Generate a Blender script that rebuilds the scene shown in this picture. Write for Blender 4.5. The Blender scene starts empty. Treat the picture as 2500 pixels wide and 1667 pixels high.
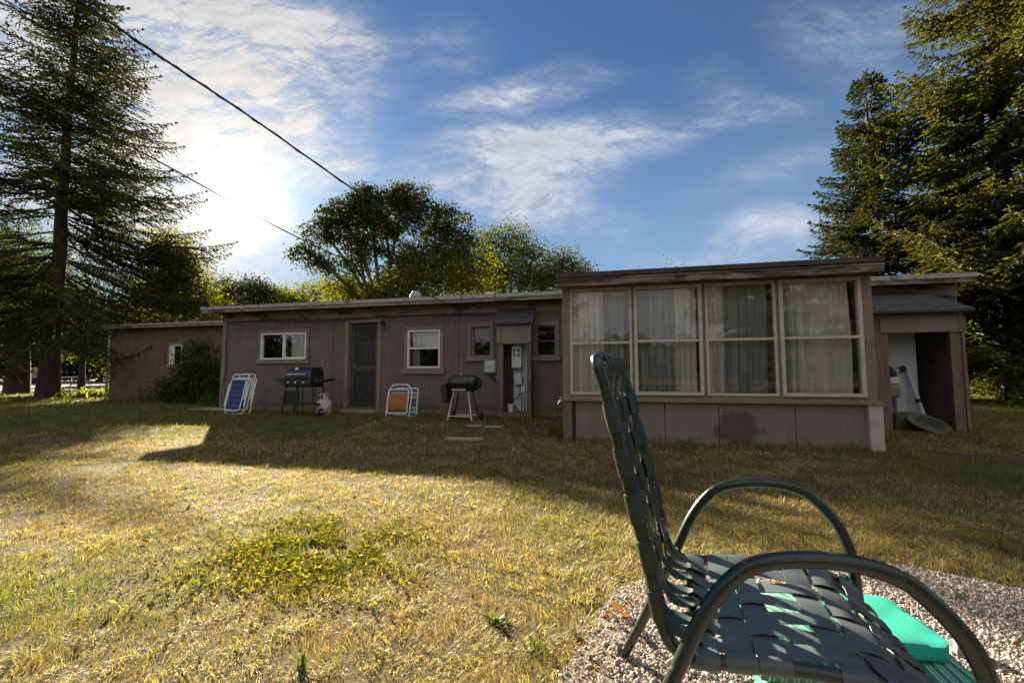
import bpy, bmesh, math, random
import numpy as np
from mathutils import Vector, Matrix

# ------------------------------------------------------------------ camera, world, sun, exposure
scene = bpy.context.scene
col = scene.collection
F_PX, CAMZ = 1100.0, 0.85
PITCH = math.atan(82 / F_PX)
cam_d = bpy.data.cameras.new("camera"); cam = bpy.data.objects.new("camera", cam_d); col.objects.link(cam)
cam.location = (0, 0, CAMZ); cam.rotation_euler = (math.radians(90) + PITCH, 0, 0)
cam_d.sensor_width = 36; cam_d.lens = 36 * F_PX / 2500; cam_d.clip_start = 0.02; cam_d.clip_end = 3000
scene.camera = cam
scene.view_settings.view_transform = 'Standard'; scene.view_settings.look = 'None'
scene.view_settings.exposure = 2.6; scene.view_settings.gamma = 1.0

def ray(x, y):
    v = (833.5 - y) / F_PX
    return Vector(((x - 1250) / F_PX, math.cos(PITCH) - v * math.sin(PITCH), math.sin(PITCH) + v * math.cos(PITCH)))
def G(x, y, z=0.0):                      # photo pixel -> point at height z
    r = ray(x, y); t = (z - CAMZ) / r.z
    return Vector((r.x * t, r.y * t, z))
def AT(x, y, Y):                         # photo pixel -> point at distance Y
    r = ray(x, y); t = Y / r.y
    return Vector((r.x * t, Y, CAMZ + r.z * t))

SUN = ray(597, 498).normalized()
SUN_EL = math.asin(SUN.z); SUN_AZ = math.atan2(SUN.x, SUN.y)
sl = bpy.data.lights.new("sun", 'SUN'); so = bpy.data.objects.new("sun", sl); col.objects.link(so)
sl.energy = 5.0; sl.angle = math.radians(0.53); sl.color = (1.0, 0.88, 0.68)
so.rotation_euler = SUN.to_track_quat('Z', 'Y').to_euler(); so.location = SUN * 50

class NT:                                # tiny node helper
    def __init__(s, tree): s.t = tree
    def n(s, typ, **kw):
        nd = s.t.nodes.new(typ)
        for k, v in kw.items():
            if k.startswith('i_'):
                key = k[2:]; key = int(key) if key.isdigit() else key.replace('_', ' ')
                nd.inputs[key].default_value = v
            else: setattr(nd, k, v)
        return nd
    def l(s, a, b): s.t.links.new(a, b)
    def math(s, op, a, b=None, clamp=False):
        nd = s.n('ShaderNodeMath', operation=op); nd.use_clamp = clamp
        for i, q in enumerate((a, b)):
            if q is None: continue
            if isinstance(q, (int, float)): nd.inputs[i].default_value = q
            else: s.l(q, nd.inputs[i])
        return nd.outputs[0]
    def mix(s, fac, a, b, blend='MIX'):
        nd = s.n('ShaderNodeMix', data_type='RGBA', blend_type=blend)
        for i, q in ((0, fac), (6, a), (7, b)):
            if isinstance(q, (int, float)): nd.inputs[i].default_value = q
            elif isinstance(q, tuple): nd.inputs[i].default_value = (*q, 1) if len(q) == 3 else q
            else: s.l(q, nd.inputs[i])
        return nd.outputs[2]
    def ramp(s, fac, stops):
        nd = s.n('ShaderNodeValToRGB'); e = nd.color_ramp.elements
        while len(e) < len(stops): e.new(0.5)
        for q, (p, c) in zip(e, stops): q.position = p; q.color = (*c, 1) if isinstance(c, tuple) else (c, c, c, 1)
        s.l(fac, nd.inputs[0]); return nd.outputs[0]
    def noise(s, vec, scale, detail=4, rough=.55, dist=0.0):
        nd = s.n('ShaderNodeTexNoise'); nd.inputs['Scale'].default_value = scale; nd.inputs['Detail'].default_value = detail
        nd.inputs['Roughness'].default_value = rough; nd.inputs['Distortion'].default_value = dist
        if vec is not None: s.l(vec, nd.inputs['Vector'])
        return nd.outputs['Fac']

world = bpy.data.worlds.new("World"); scene.world = world; world.use_nodes = True
wt = world.node_tree; wt.nodes.clear(); W = NT(wt)
sky = W.n('ShaderNodeTexSky', sky_type='NISHITA'); sky.sun_disc = False
sky.sun_elevation = SUN_EL; sky.sun_rotation = SUN_AZ; sky.altitude = 200; sky.air_density = 1.0; sky.dust_density = 0.3; sky.ozone_density = 1.5
tc = W.n('ShaderNodeTexCoord')
sep = W.n('ShaderNodeSeparateXYZ'); W.l(tc.outputs['Generated'], sep.inputs[0])
# front half of the sky: direction -> (x/y, z/y); the clouds are laid out in those directions of the real sky
yy_ = W.math('MAXIMUM', sep.outputs[1], 0.02)
cmb = W.n('ShaderNodeCombineXYZ'); W.l(W.math('DIVIDE', sep.outputs[0], yy_), cmb.inputs[0]); W.l(W.math('DIVIDE', sep.outputs[2], yy_), cmb.inputs[1])
zz = W.math('ADD', W.math('ABSOLUTE', sep.outputs[2]), 0.25)
cmb2 = W.n('ShaderNodeCombineXYZ'); W.l(W.math('DIVIDE', sep.outputs[0], zz), cmb2.inputs[0]); W.l(W.math('DIVIDE', sep.outputs[1], zz), cmb2.inputs[1])
wn = W.n('ShaderNodeTexNoise'); wn.inputs['Scale'].default_value = 2.2; wn.inputs['Detail'].default_value = 3; W.l(cmb.outputs[0], wn.inputs['Vector'])
ws = W.n('ShaderNodeVectorMath', operation='SUBTRACT'); W.l(wn.outputs['Color'], ws.inputs[0]); ws.inputs[1].default_value = (.5, .5, .5)
wm = W.n('ShaderNodeVectorMath', operation='SCALE'); W.l(ws.outputs[0], wm.inputs[0]); wm.inputs['Scale'].default_value = .2
wa = W.n('ShaderNodeVectorMath', operation='ADD'); W.l(cmb.outputs[0], wa.inputs[0]); W.l(wm.outputs[0], wa.inputs[1])
mp = W.n('ShaderNodeMapping'); mp.inputs['Rotation'].default_value = (0, 0, math.radians(-22)); mp.inputs['Scale'].default_value = (1.7, 4.4, 1)
W.l(wa.outputs[0], mp.inputs[0])
n1 = W.noise(mp.outputs[0], 1.5, 12, .62, 0.15)
n2 = W.noise(mp.outputs[0], 5.5, 12, .74, 0.2)
nz_ = W.math('ADD', W.math('MULTIPLY', n1, .6), W.math('MULTIPLY', n2, .4))
mrn = W.n('ShaderNodeMapRange', interpolation_type='SMOOTHSTEP'); W.l(nz_, mrn.inputs[0]); mrn.inputs[1].default_value = .38; mrn.inputs[2].default_value = .68; wisp = mrn.outputs[0]
def ell(px, py, rx, ry, ang, amp, acc):
    r_ = ray(px, py); cx, cy = r_.x / r_.y, r_.z / r_.y
    m_ = W.n('ShaderNodeMapping', vector_type='TEXTURE'); m_.inputs['Location'].default_value = (cx, cy, 0); m_.inputs['Rotation'].default_value = (0, 0, math.radians(ang)); m_.inputs['Scale'].default_value = (rx / F_PX, ry / F_PX, 1)
    W.l(wa.outputs[0], m_.inputs[0]); ln = W.n('ShaderNodeVectorMath', operation='LENGTH'); W.l(m_.outputs[0], ln.inputs[0])
    mr = W.n('ShaderNodeMapRange', interpolation_type='SMOOTHSTEP'); W.l(ln.outputs['Value'], mr.inputs[0]); mr.inputs[1].default_value = 1.0; mr.inputs[2].default_value = 0.05; mr.inputs[3].default_value = 0; mr.inputs[4].default_value = amp
    return mr.outputs[0] if acc is None else W.math('ADD', acc, mr.outputs[0])
acc = None
for e_ in [(400, 280, 700, 540, 10, 2.2), (230, 20, 700, 340, 0, 1.7), (770, 90, 270, 110, -14, 1.15), (520, 600, 420, 170, -8, .75), (840, 420, 150, 80, 0, .7),
           (1270, 220, 360, 75, 13, 1.0), (1090, 110, 190, 120, 0, .40), (1260, 410, 400, 180, 10, 1.7), (1520, 340, 340, 100, 14, 1.1), (1330, 520, 320, 90, -14, .9),
           (1740, 240, 150, 110, -40, .55), (1850, 290, 200, 65, 12, .55), (1890, 575, 210, 100, 8, 1.1), (1640, 640, 260, 60, 4, .7), (2150, 60, 420, 240, 0, .40), (1900, 420, 300, 60, 20, .35)]:
    acc = ell(*e_, acc)
# unseen bright cloud bank, added behind the camera to lift the shaded facade
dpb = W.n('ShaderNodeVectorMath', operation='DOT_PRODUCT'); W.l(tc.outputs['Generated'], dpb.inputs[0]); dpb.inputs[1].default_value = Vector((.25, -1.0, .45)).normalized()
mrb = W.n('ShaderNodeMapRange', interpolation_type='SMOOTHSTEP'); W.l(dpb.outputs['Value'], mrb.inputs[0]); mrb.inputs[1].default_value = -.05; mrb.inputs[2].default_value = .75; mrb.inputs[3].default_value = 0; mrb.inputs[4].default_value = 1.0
nb_ = W.noise(cmb2.outputs[0], 1.6, 8, .6, .6); back_fill_mask = W.math('MULTIPLY', mrb.outputs[0], W.math('MINIMUM', W.math('MULTIPLY', nb_, 1.9), 1.0)); back_fill = mrb.outputs[0]
front = W.math('MULTIPLY', W.math('MULTIPLY', acc, W.math('ADD', W.math('MULTIPLY', wisp, 1.15), .13)), W.math('GREATER_THAN', sep.outputs[1], 0.02))
cloud = W.math('MINIMUM', W.math('ADD', front, back_fill_mask), 1.0, clamp=True)
dps = W.n('ShaderNodeVectorMath', operation='DOT_PRODUCT'); W.l(tc.outputs['Generated'], dps.inputs[0]); dps.inputs[1].default_value = SUN
dsun = W.math('MAXIMUM', dps.outputs['Value'], 0.0)
g1 = W.math('POWER', dsun, 1500.0); g2 = W.math('POWER', dsun, 130.0); g3 = W.math('POWER', dsun, 10.0)
tex = W.math('ADD', W.math('MULTIPLY', n2, 1.1), .42)
bright = W.math('ADD', W.math('ADD', W.math('MULTIPLY', g1, 10.0), W.math('MULTIPLY', g2, .7)), W.math('ADD', W.math('MULTIPLY', g3, .3), W.math('ADD', W.math('MULTIPLY', tex, 2.75), W.math('MULTIPLY', back_fill, 1.1))))
skyc = W.mix(1.0, sky.outputs[0], (0.15, 0.265, .40), 'MULTIPLY')
skyc = W.mix(.09, skyc, (1.25, 1.55, 2.0))
skyc = W.mix(1.0, skyc, (1.75, 2.15, 2.75), 'DARKEN')
hz_ = W.n('ShaderNodeMapRange', interpolation_type='SMOOTHSTEP'); W.l(sep.outputs[2], hz_.inputs[0]); hz_.inputs[1].default_value = .62; hz_.inputs[2].default_value = .08; hz_.inputs[3].default_value = 0.03; hz_.inputs[4].default_value = .72
skyc = W.mix(hz_.outputs[0], skyc, (1.30, 1.95, 2.75))
cc = W.mix(W.math('MINIMUM', W.math('ADD', W.math('MULTIPLY', g3, 1.3), back_fill), 1.0), (0.84, 0.93, 1.08), (1.0, 0.955, 0.90))
vm = W.n('ShaderNodeVectorMath', operation='SCALE'); W.l(cc, vm.inputs[0]); W.l(bright, vm.inputs['Scale'])
glow = W.n('ShaderNodeVectorMath', operation='SCALE'); glow.inputs[0].default_value = (1.0, .93, .84); W.l(W.math('ADD', W.math('MULTIPLY', g1, 30.0), W.math('ADD', W.math('MULTIPLY', g2, 1.1), W.math('MULTIPLY', W.math('POWER', dsun, 38.0), .55))), glow.inputs['Scale'])
m1 = W.mix(W.math('MULTIPLY', cloud, .90), skyc, vm.outputs[0])
addn = W.n('ShaderNodeVectorMath', operation='ADD'); W.l(m1, addn.inputs[0]); W.l(glow.outputs[0], addn.inputs[1])
bg = W.n('ShaderNodeBackground'); bg.inputs['Strength'].default_value = 0.05; fs_ = W.n('ShaderNodeVectorMath', operation='SCALE'); W.l(addn.outputs[0], fs_.inputs[0]); fs_.inputs['Scale'].default_value = .87; W.l(fs_.outputs[0], bg.inputs[0])
wo = W.n('ShaderNodeOutputWorld'); W.l(bg.outputs[0], wo.inputs[0])

# ------------------------------------------------------------------ helpers
def tag(o, label=None, cat=None, group=None, kind=None):
    if label: o['label'] = label
    if cat: o['category'] = cat
    if group: o['group'] = group
    if kind: o['kind'] = kind
    return o
def empty(name, loc=(0, 0, 0), rz=0.0, parent=None):
    o = bpy.data.objects.new(name, None); col.objects.link(o); o.location = loc; o.rotation_euler = (0, 0, rz)
    o.empty_display_size = .1
    if parent: o.parent = parent
    return o
class MB:
    def __init__(s): s.v = []; s.f = []
    def add(s, vs, fs):
        b = len(s.v); s.v += [tuple(q) for q in vs]; s.f += [tuple(b + i for i in f) for f in fs]; return s
    def box(s, x0, x1, y0, y1, z0, z1, M=None):
        vs = [Vector((x, y, z)) for z in (z0, z1) for y in (y0, y1) for x in (x0, x1)]
        if M is not None: vs = [M @ q for q in vs]
        return s.add(vs, [(0, 2, 3, 1), (4, 5, 7, 6), (0, 1, 5, 4), (2, 6, 7, 3), (0, 4, 6, 2), (1, 3, 7, 5)])
    def frame(s, x0, x1, z0, z1, w, y0, y1):     # rectangular border lying in the xz plane
        s.box(x0, x0 + w, y0, y1, z0, z1); s.box(x1 - w, x1, y0, y1, z0, z1)
        s.box(x0 + w, x1 - w, y0, y1, z0, z0 + w); return s.box(x0 + w, x1 - w, y0, y1, z1 - w, z1)
    def quad(s, a, b, c, d): return s.add([a, b, c, d], [(0, 1, 2, 3)])
    def tube(s, pts, r, n=8, cap=True):
        pts = [Vector(p) for p in pts]; m = len(pts); rs = r if isinstance(r, (list, tuple)) else [r] * m
        vs = []; up = None
        for i, p in enumerate(pts):
            t = (pts[min(i + 1, m - 1)] - pts[max(i - 1, 0)])
            t = t.normalized() if t.length > 1e-9 else Vector((0, 0, 1))
            if up is None: up = t.orthogonal().normalized()
            else:
                up = up - t * up.dot(t); up = up.normalized() if up.length > 1e-6 else t.orthogonal().normalized()
            b = t.cross(up)
            for k in range(n):
                a = 2 * math.pi * k / n; vs.append(p + (up * math.cos(a) + b * math.sin(a)) * rs[i])
        fs = [(i * n + k, i * n + (k + 1) % n, (i + 1) * n + (k + 1) % n, (i + 1) * n + k) for i in range(m - 1) for k in range(n)]
        if cap: fs += [tuple(range(n - 1, -1, -1)), tuple((m - 1) * n + k for k in range(n))]
        return s.add(vs, fs)
    def lathe(s, prof, n=24, M=None):            # profile [(r,z)] round z
        vs = []; 
        for r, z in prof:
            for k in range(n):
                a = 2 * math.pi * k / n; q = Vector((r * math.cos(a), r * math.sin(a), z)); vs.append(M @ q if M is not None else q)
        m = len(prof)
        fs = [(i * n + k, i * n + (k + 1) % n, (i + 1) * n + (k + 1) % n, (i + 1) * n + k) for i in range(m - 1) for k in range(n)]
        return s.add(vs, fs)
    def build(s, name, mat, parent=None, bevel=0, smooth=False):
        me = bpy.data.meshes.new(name); me.from_pydata(s.v, [], s.f); me.update()
        o = bpy.data.objects.new(name, me); col.objects.link(o); me.materials.append(mat)
        if parent: o.parent = parent
        if smooth:
            me.polygons.foreach_set('use_smooth', [True] * len(me.polygons)); sharp(o)
        if bevel:
            bm_ = o.modifiers.new('bevel', 'BEVEL'); bm_.width = bevel; bm_.segments = 2; bm_.limit_method = 'ANGLE'
        return o
def spline(pts, sub=6):
    pts = [Vector(p) for p in pts]; out = []
    for i in range(len(pts) - 1):
        p0 = pts[max(i - 1, 0)]; p1 = pts[i]; p2 = pts[i + 1]; p3 = pts[min(i + 2, len(pts) - 1)]
        for k in range(sub):
            t = k / sub
            out.append(.5 * ((2 * p1) + (p2 - p0) * t + (2 * p0 - 5 * p1 + 4 * p2 - p3) * t * t + (3 * p1 - p0 - 3 * p2 + p3) * t ** 3))
    return out + [pts[-1]]
def rounded(pts, r, closed=False, n=5):          # polyline with rounded corners
    pts = [Vector(p) for p in pts]; out = []; m = len(pts)
    for i in range(m):
        if not closed and i in (0, m - 1): out.append(pts[i]); continue
        a = pts[i - 1]; b = pts[i]; c = pts[(i + 1) % m]
        d1 = (a - b); d2 = (c - b); rr = min(r, d1.length * .49, d2.length * .49)
        p = b + d1.normalized() * rr; q = b + d2.normalized() * rr
        for k in range(n + 1):
            t = k / n; out.append(p * (1 - t) ** 2 + b * 2 * t * (1 - t) + q * t * t)
    if closed: out.append(out[0].copy())
    return out
def sharp(o, deg=35):
    if hasattr(o.data, 'set_sharp_from_angle'): o.data.set_sharp_from_angle(angle=math.radians(deg))
def np_mesh(name, V, loops, sizes, mat, parent=None, colr=None, smooth=False):
    me = bpy.data.meshes.new(name); me.vertices.add(len(V)); me.vertices.foreach_set('co', np.asarray(V, dtype=np.float32).ravel())
    me.loops.add(len(loops)); me.loops.foreach_set('vertex_index', np.asarray(loops, dtype=np.int32))
    sizes = np.asarray(sizes, dtype=np.int32); me.polygons.add(len(sizes))
    st = np.zeros(len(sizes), dtype=np.int32); st[1:] = np.cumsum(sizes)[:-1]
    me.polygons.foreach_set('loop_start', st); me.polygons.foreach_set('loop_total', sizes)
    if colr is not None:
        ca = me.color_attributes.new('Col', 'FLOAT_COLOR', 'POINT')
        ca.data.foreach_set('color', np.concatenate([colr, np.ones((len(colr), 1))], axis=1).astype(np.float32).ravel())
    me.update(calc_edges=True); me.materials.append(mat)
    if smooth: me.polygons.foreach_set('use_smooth', [True] * len(me.polygons))
    o = bpy.data.objects.new(name, me); col.objects.link(o)
    if parent: o.parent = parent
    return o
def vnoise(x, y, s, seed=0):
    x = x / s + seed * 17.31; y = y / s - seed * 9.77; xi = np.floor(x); yi = np.floor(y); fx = x - xi; fy = y - yi
    fx = fx * fx * (3 - 2 * fx); fy = fy * fy * (3 - 2 * fy)
    h = lambda a, b: np.modf(np.abs(np.sin(a * 127.1 + b * 311.7 + seed) * 43758.5453))[0]
    return (h(xi, yi) * (1 - fx) + h(xi + 1, yi) * fx) * (1 - fy) + (h(xi, yi + 1) * (1 - fx) + h(xi + 1, yi + 1) * fx) * fy
def fbm(x, y, s, seed=0): return (vnoise(x, y, s, seed) * .5 + vnoise(x, y, s / 2.1, seed + 1) * .3 + vnoise(x, y, s / 4.3, seed + 2) * .2)

# ------------------------------------------------------------------ materials
def mat(name, base, rough=.8, var=.25, scale=6.0, bump=.0, bscale=40, metal=0.0, second=None, coat=0, spec=.5, stretch=(1, 1, 1), streak=None):
    m = bpy.data.materials.new(name); m.use_nodes = True; t = NT(m.node_tree); p = m.node_tree.nodes['Principled BSDF']
    tcn = t.n('ShaderNodeTexCoord'); mpn = t.n('ShaderNodeMapping'); mpn.inputs['Scale'].default_value = stretch; t.l(tcn.outputs['Object'], mpn.inputs[0])
    f = t.noise(mpn.outputs[0], scale, 6, .6)
    lo = tuple(c * (1 - var) for c in base); hi = tuple(min(1, c * (1 + var)) for c in base)
    c = t.ramp(f, [(.3, lo), (.7, hi)])
    if second:                              # patches of a second colour: dirt, rust, bare wood
        f2 = t.noise(mpn.outputs[0], second[1], 8, .65); mk = t.ramp(f2, [(second[2], 0.0), (second[2] + second[3], 1.0)])
        c = t.mix(mk, c, second[0])
    if streak:
        m2 = t.n('ShaderNodeMapping'); m2.inputs['Scale'].default_value = streak[1]; t.l(tcn.outputs['Object'], m2.inputs[0])
        f3 = t.noise(m2.outputs[0], 1.0, 5, .7); c = t.mix(t.ramp(f3, [(.45, 0.0), (.75, streak[2])]), c, streak[0])
    t.l(c, p.inputs['Base Color']); p.inputs['Roughness'].default_value = rough; p.inputs['Metallic'].default_value = metal
    p.inputs['Specular IOR Level'].default_value = spec
    if coat: p.inputs['Coat Weight'].default_value = coat
    if bump:
        b = t.n('ShaderNodeBump'); b.inputs['Strength'].default_value = bump; b.inputs['Distance'].default_value = .01
        t.l(t.noise(mpn.outputs[0], bscale, 5, .6), b.inputs['Height']); t.l(b.outputs[0], p.inputs['Normal'])
    return m
def leafmat(name, c1, c2, trans=.45, rough=.5, attr=False, tw=(1.5, 1.35, .5), gloss=.05):
    m = bpy.data.materials.new(name); m.use_nodes = True; nt = m.node_tree; nt.nodes.clear(); t = NT(nt)
    if attr: a = t.n('ShaderNodeAttribute'); a.attribute_name = 'Col'; c = a.outputs['Color']
    else:
        g = t.n('ShaderNodeNewGeometry'); c = t.ramp(g.outputs['Random Per Island'], [(0, c1), (1, c2)])
    d = t.n('ShaderNodeBsdfDiffuse'); t.l(c, d.inputs[0]); tr = t.n('ShaderNodeBsdfTranslucent')
    t.l(t.mix(1.0, c, tw, 'MULTIPLY'), tr.inputs[0])
    mx = t.n('ShaderNodeMixShader'); mx.inputs[0].default_value = trans; t.l(d.outputs[0], mx.inputs[1]); t.l(tr.outputs[0], mx.inputs[2])
    gl = t.n('ShaderNodeBsdfGlossy'); gl.inputs['Roughness'].default_value = rough; gl.inputs[0].default_value = (.8, .8, .8, 1)
    m2 = t.n('ShaderNodeMixShader'); m2.inputs[0].default_value = gloss; t.l(mx.outputs[0], m2.inputs[1]); t.l(gl.outputs[0], m2.inputs[2])
    o = t.n('ShaderNodeOutputMaterial'); t.l(m2.outputs[0], o.inputs[0]); return m
def glassmat(name, ior=1.9, tint=(.8, .85, .85)):
    m = bpy.data.materials.new(name); m.use_nodes = True; nt = m.node_tree; nt.nodes.clear(); t = NT(nt)
    fr = t.n('ShaderNodeFresnel'); fr.inputs[0].default_value = ior
    tr = t.n('ShaderNodeBsdfTransparent'); tr.inputs[0].default_value = (*tint, 1); gl = t.n('ShaderNodeBsdfGlossy'); gl.inputs['Roughness'].default_value = 0.0
    tcn = t.n('ShaderNodeTexCoord'); b = t.n('ShaderNodeBump'); b.inputs['Strength'].default_value = .05; b.inputs['Distance'].default_value = .02
    t.l(t.noise(tcn.outputs['Object'], 2.5, 2), b.inputs['Height']); t.l(b.outputs[0], gl.inputs['Normal'])
    mx = t.n('ShaderNodeMixShader'); t.l(fr.outputs[0], mx.inputs[0]); t.l(tr.outputs[0], mx.inputs[1]); t.l(gl.outputs[0], mx.inputs[2])
    o = t.n('ShaderNodeOutputMaterial'); t.l(mx.outputs[0], o.inputs[0]); return m
def clothmat(name, c, alpha=0.0, weave=200.0, trans=.35):
    m = bpy.data.materials.new(name); m.use_nodes = True; nt = m.node_tree; nt.nodes.clear(); t = NT(nt)
    tcn = t.n('ShaderNodeTexCoord'); f = t.noise(tcn.outputs['Object'], 3, 4); cc_ = t.ramp(f, [(.3, tuple(q * .85 for q in c)), (.7, c)])
    d = t.n('ShaderNodeBsdfDiffuse'); t.l(cc_, d.inputs[0]); tr = t.n('ShaderNodeBsdfTranslucent'); t.l(cc_, tr.inputs[0])
    mx = t.n('ShaderNodeMixShader'); mx.inputs[0].default_value = trans; t.l(d.outputs[0], mx.inputs[1]); t.l(tr.outputs[0], mx.inputs[2])
    tp = t.n('ShaderNodeBsdfTransparent'); m2 = t.n('ShaderNodeMixShader'); m2.inputs[0].default_value = alpha
    t.l(mx.outputs[0], m2.inputs[1]); t.l(tp.outputs[0], m2.inputs[2])
    o = t.n('ShaderNodeOutputMaterial'); t.l(m2.outputs[0], o.inputs[0]); return m
def stripemat(name, cols, axis=2, period=.1, rough=.8, fold=0):
    m = bpy.data.materials.new(name); m.use_nodes = True; t = NT(m.node_tree); p = m.node_tree.nodes['Principled BSDF']
    tcn = t.n('ShaderNodeTexCoord'); s = t.n('ShaderNodeSeparateXYZ'); t.l(tcn.outputs['Object'], s.inputs[0])
    v = t.math('FRACT', t.math('MULTIPLY', s.outputs[axis], 1.0 / period))
    nd = t.n('ShaderNodeValToRGB'); nd.color_ramp.interpolation = 'CONSTANT'; e = nd.color_ramp.elements
    while len(e) < len(cols): e.new(.5)
    for q, (pp, c) in zip(e, cols): q.position = pp; q.color = (*c, 1)
    t.l(v, nd.inputs[0])
    t.l(t.mix(t.math('MULTIPLY', t.noise(tcn.outputs['Object'], 9, 4), .45), nd.outputs[0], (.05, .05, .04)), p.inputs['Base Color'])
    p.inputs['Roughness'].default_value = rough
    if fold:
        b = t.n('ShaderNodeBump'); b.inputs['Strength'].default_value = fold; b.inputs['Distance'].default_value = .004
        w = t.math('SINE', t.math('MULTIPLY', s.outputs[axis], 2 * math.pi / period)); t.l(w, b.inputs['Height']); t.l(b.outputs[0], p.inputs['Normal'])
    return m

M = {}
M['wall'] = mat('painted_siding', (.150, .126, .108), .88, .13, 1.6, .35, 55, second=((.10, .085, .078), 1.3, .56, .16), streak=((.13, .115, .10), (9, 9, .7), .55))
def splash(m, z1=.35, c=(.07, .055, .04)):
    t = NT(m.node_tree); p = m.node_tree.nodes['Principled BSDF']; src = p.inputs['Base Color'].links[0].from_socket
    tcn = t.n('ShaderNodeTexCoord'); sp = t.n('ShaderNodeSeparateXYZ'); t.l(tcn.outputs['Object'], sp.inputs[0])
    mp1 = t.n('ShaderNodeMapping'); mp1.inputs['Scale'].default_value = (38, 38, 1.2); t.l(tcn.outputs['Object'], mp1.inputs[0])
    gr = t.ramp(t.noise(mp1.outputs[0], 1.0, 4, .7), [(.30, .72), (.65, 1.12)]); c1 = t.mix(1.0, src, gr, 'MULTIPLY')
    v = t.math('ADD', t.math('MULTIPLY', sp.outputs[2], 1 / z1), t.math('MULTIPLY', t.noise(tcn.outputs['Object'], 4.5, 7, .7), 1.3))
    c2 = t.mix(t.ramp(t.math('MULTIPLY', v, .5), [(.42, .75), (.62, 0.0)]), c1, c)
    sp2 = t.ramp(t.noise(tcn.outputs['Object'], 16, 6, .75), [(.66, 0.0), (.70, .6)]); t.l(t.mix(sp2, c2, (.30, .27, .24)), p.inputs['Base Color'])
splash(M['wall'])
M['wingwall'] = mat('brown_block', (.14, .10, .082), .9, .22, 4, .5, 25, streak=((.08, .06, .05), (6, 6, .6), .5))
M['trim'] = mat('painted_trim', (.20, .17, .145), .8, .14, 5, .25, 60, second=((.10, .08, .065), 3.5, .62, .10))
M['fascia'] = mat('peeling_fascia', (.23, .19, .165), .85, .25, 3, .4, 30, stretch=(.5, 1, 2), second=((.07, .05, .04), 2.6, .50, .08))
M['drip'] = mat('metal_drip_edge', (.33, .31, .29), .45, .2, 8, .1, 20, metal=.5, second=((.10, .09, .08), 7, .58, .06))
M['tar'] = mat('roof_felt', (.055, .042, .038), .8, .4, 4, .4, 40)
M['shingle'] = mat('old_shingles', (.060, .058, .058), .9, .4, 9, .6, 30, stretch=(1, 1, 3), second=((.11, .11, .11), 9, .60, .08))
M['white'] = mat('white_vinyl', (.72, .72, .71), .45, .06, 8, .02, 20)
M['offwhite'] = mat('porch_sash', (.48, .45, .40), .6, .12, 7, .1, 40, second=((.2, .17, .14), 6, .66, .06))
M['rawwood'] = mat('weathered_wood', (.17, .135, .10), .9, .35, 6, .6, 30, stretch=(6, 6, .7), second=((.05, .04, .03), 5, .58, .1))
M['darkwood'] = mat('dark_rotten_wood', (.075, .055, .045), .9, .35, 6, .5, 30, stretch=(6, 6, .7))
M['redwood'] = mat('red_brown_board', (.07, .035, .028), .85, .3, 6, .3, 30, stretch=(6, 6, .7))
M['interior'] = mat('dark_interior', (.035, .032, .03), .9, .2, 3)
M['door'] = mat('old_screen_door', (.055, .047, .04), .75, .3, 5, .2, 30, stretch=(5, 5, .8))
M['screen'] = mat('rusty_screen', (.025, .023, .022), .75, .5, 30, .3, 200, second=((.10, .075, .05), 5, .58, .12))
M['lightpanel'] = mat('pale_blue_panel', (.47, .51, .56), .7, .08, 4, .05, 20, second=((.28, .28, .27), 3, .6, .15))
M['box'] = mat('grey_plastic', (.50, .50, .50), .55, .06, 6)
M['meter'] = mat('meter_enamel', (.56, .56, .53), .5, .08, 8, second=((.3, .22, .15), 5, .68, .05))
M['cable'] = mat('black_cable', (.018, .018, .018), .6, .2, 10)
M['pipe'] = mat('galvanised_pipe', (.33, .33, .33), .45, .2, 12, metal=.7)
M['blackmetal'] = mat('black_enamel', (.012, .012, .013), .22, .2, 10, spec=.6)
M['blackmatt'] = mat('black_plastic', (.02, .02, .02), .6, .3, 10, .1, 50)
M['chrome'] = mat('chrome', (.75, .75, .75), .2, .1, 10, metal=1.0)
M['whitetube'] = mat('white_tube', (.75, .75, .74), .3, .08, 10, second=((.35, .25, .18), 9, .68, .04))
M['tank'] = mat('rusty_tank', (.56, .55, .53), .5, .08, 6, .15, 30, second=((.26, .15, .07), 6, .52, .10))
M['blue'] = stripemat('blue_striped_canvas', [(0, (.010, .055, .20)), (.42, (.07, .17, .32)), (.5, (.012, .07, .25)), (.84, (.006, .025, .09))], 2, .115)
M['orange'] = mat('orange_woven_mesh', (.36, .135, .03), .8, .2, 60, .5, 120, stretch=(3, 1, 1))
M['multi'] = stripemat('striped_canvas', [(0, (.015, .05, .26)), (.22, (.48, .50, .52)), (.36, (.16, .32, .05)), (.58, (.48, .50, .52)), (.68, (.015, .05, .26)), (.85, (.07, .22, .32))], 2, .30)
M['glass'] = glassmat('window_glass', 1.5, (.97,.98,.98))
M['curtain'] = clothmat('cream_curtain', (.92, .90, .87), 0, 200, .05)
M['sheer'] = clothmat('lace_curtain', (.70, .70, .74), .42, 200, .08)
M['meterglass'] = glassmat('meter_glass', 1.6)
M['greenframe'] = mat('dark_green_powder_coat', (.010, .020, .017), .27, .25, 14, .06, 300, spec=.6, second=((.07, .075, .06), 45, .62, .05))
M['strap'] = mat('slate_vinyl_strap', (.074, .090, .096), .34, .12, 10, .12, 260, spec=.5, second=((.11, .115, .11), 26, .60, .12))
M['backstrap'] = mat('green_vinyl_strap', (.018, .030, .026), .42, .15, 10, .12, 260, spec=.5)
M['turq'] = mat('turquoise_canvas', (.002, .34, .245), .8, .16, 7, .5, 420, second=((.02, .20, .15), 14, .66, .08))
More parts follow.
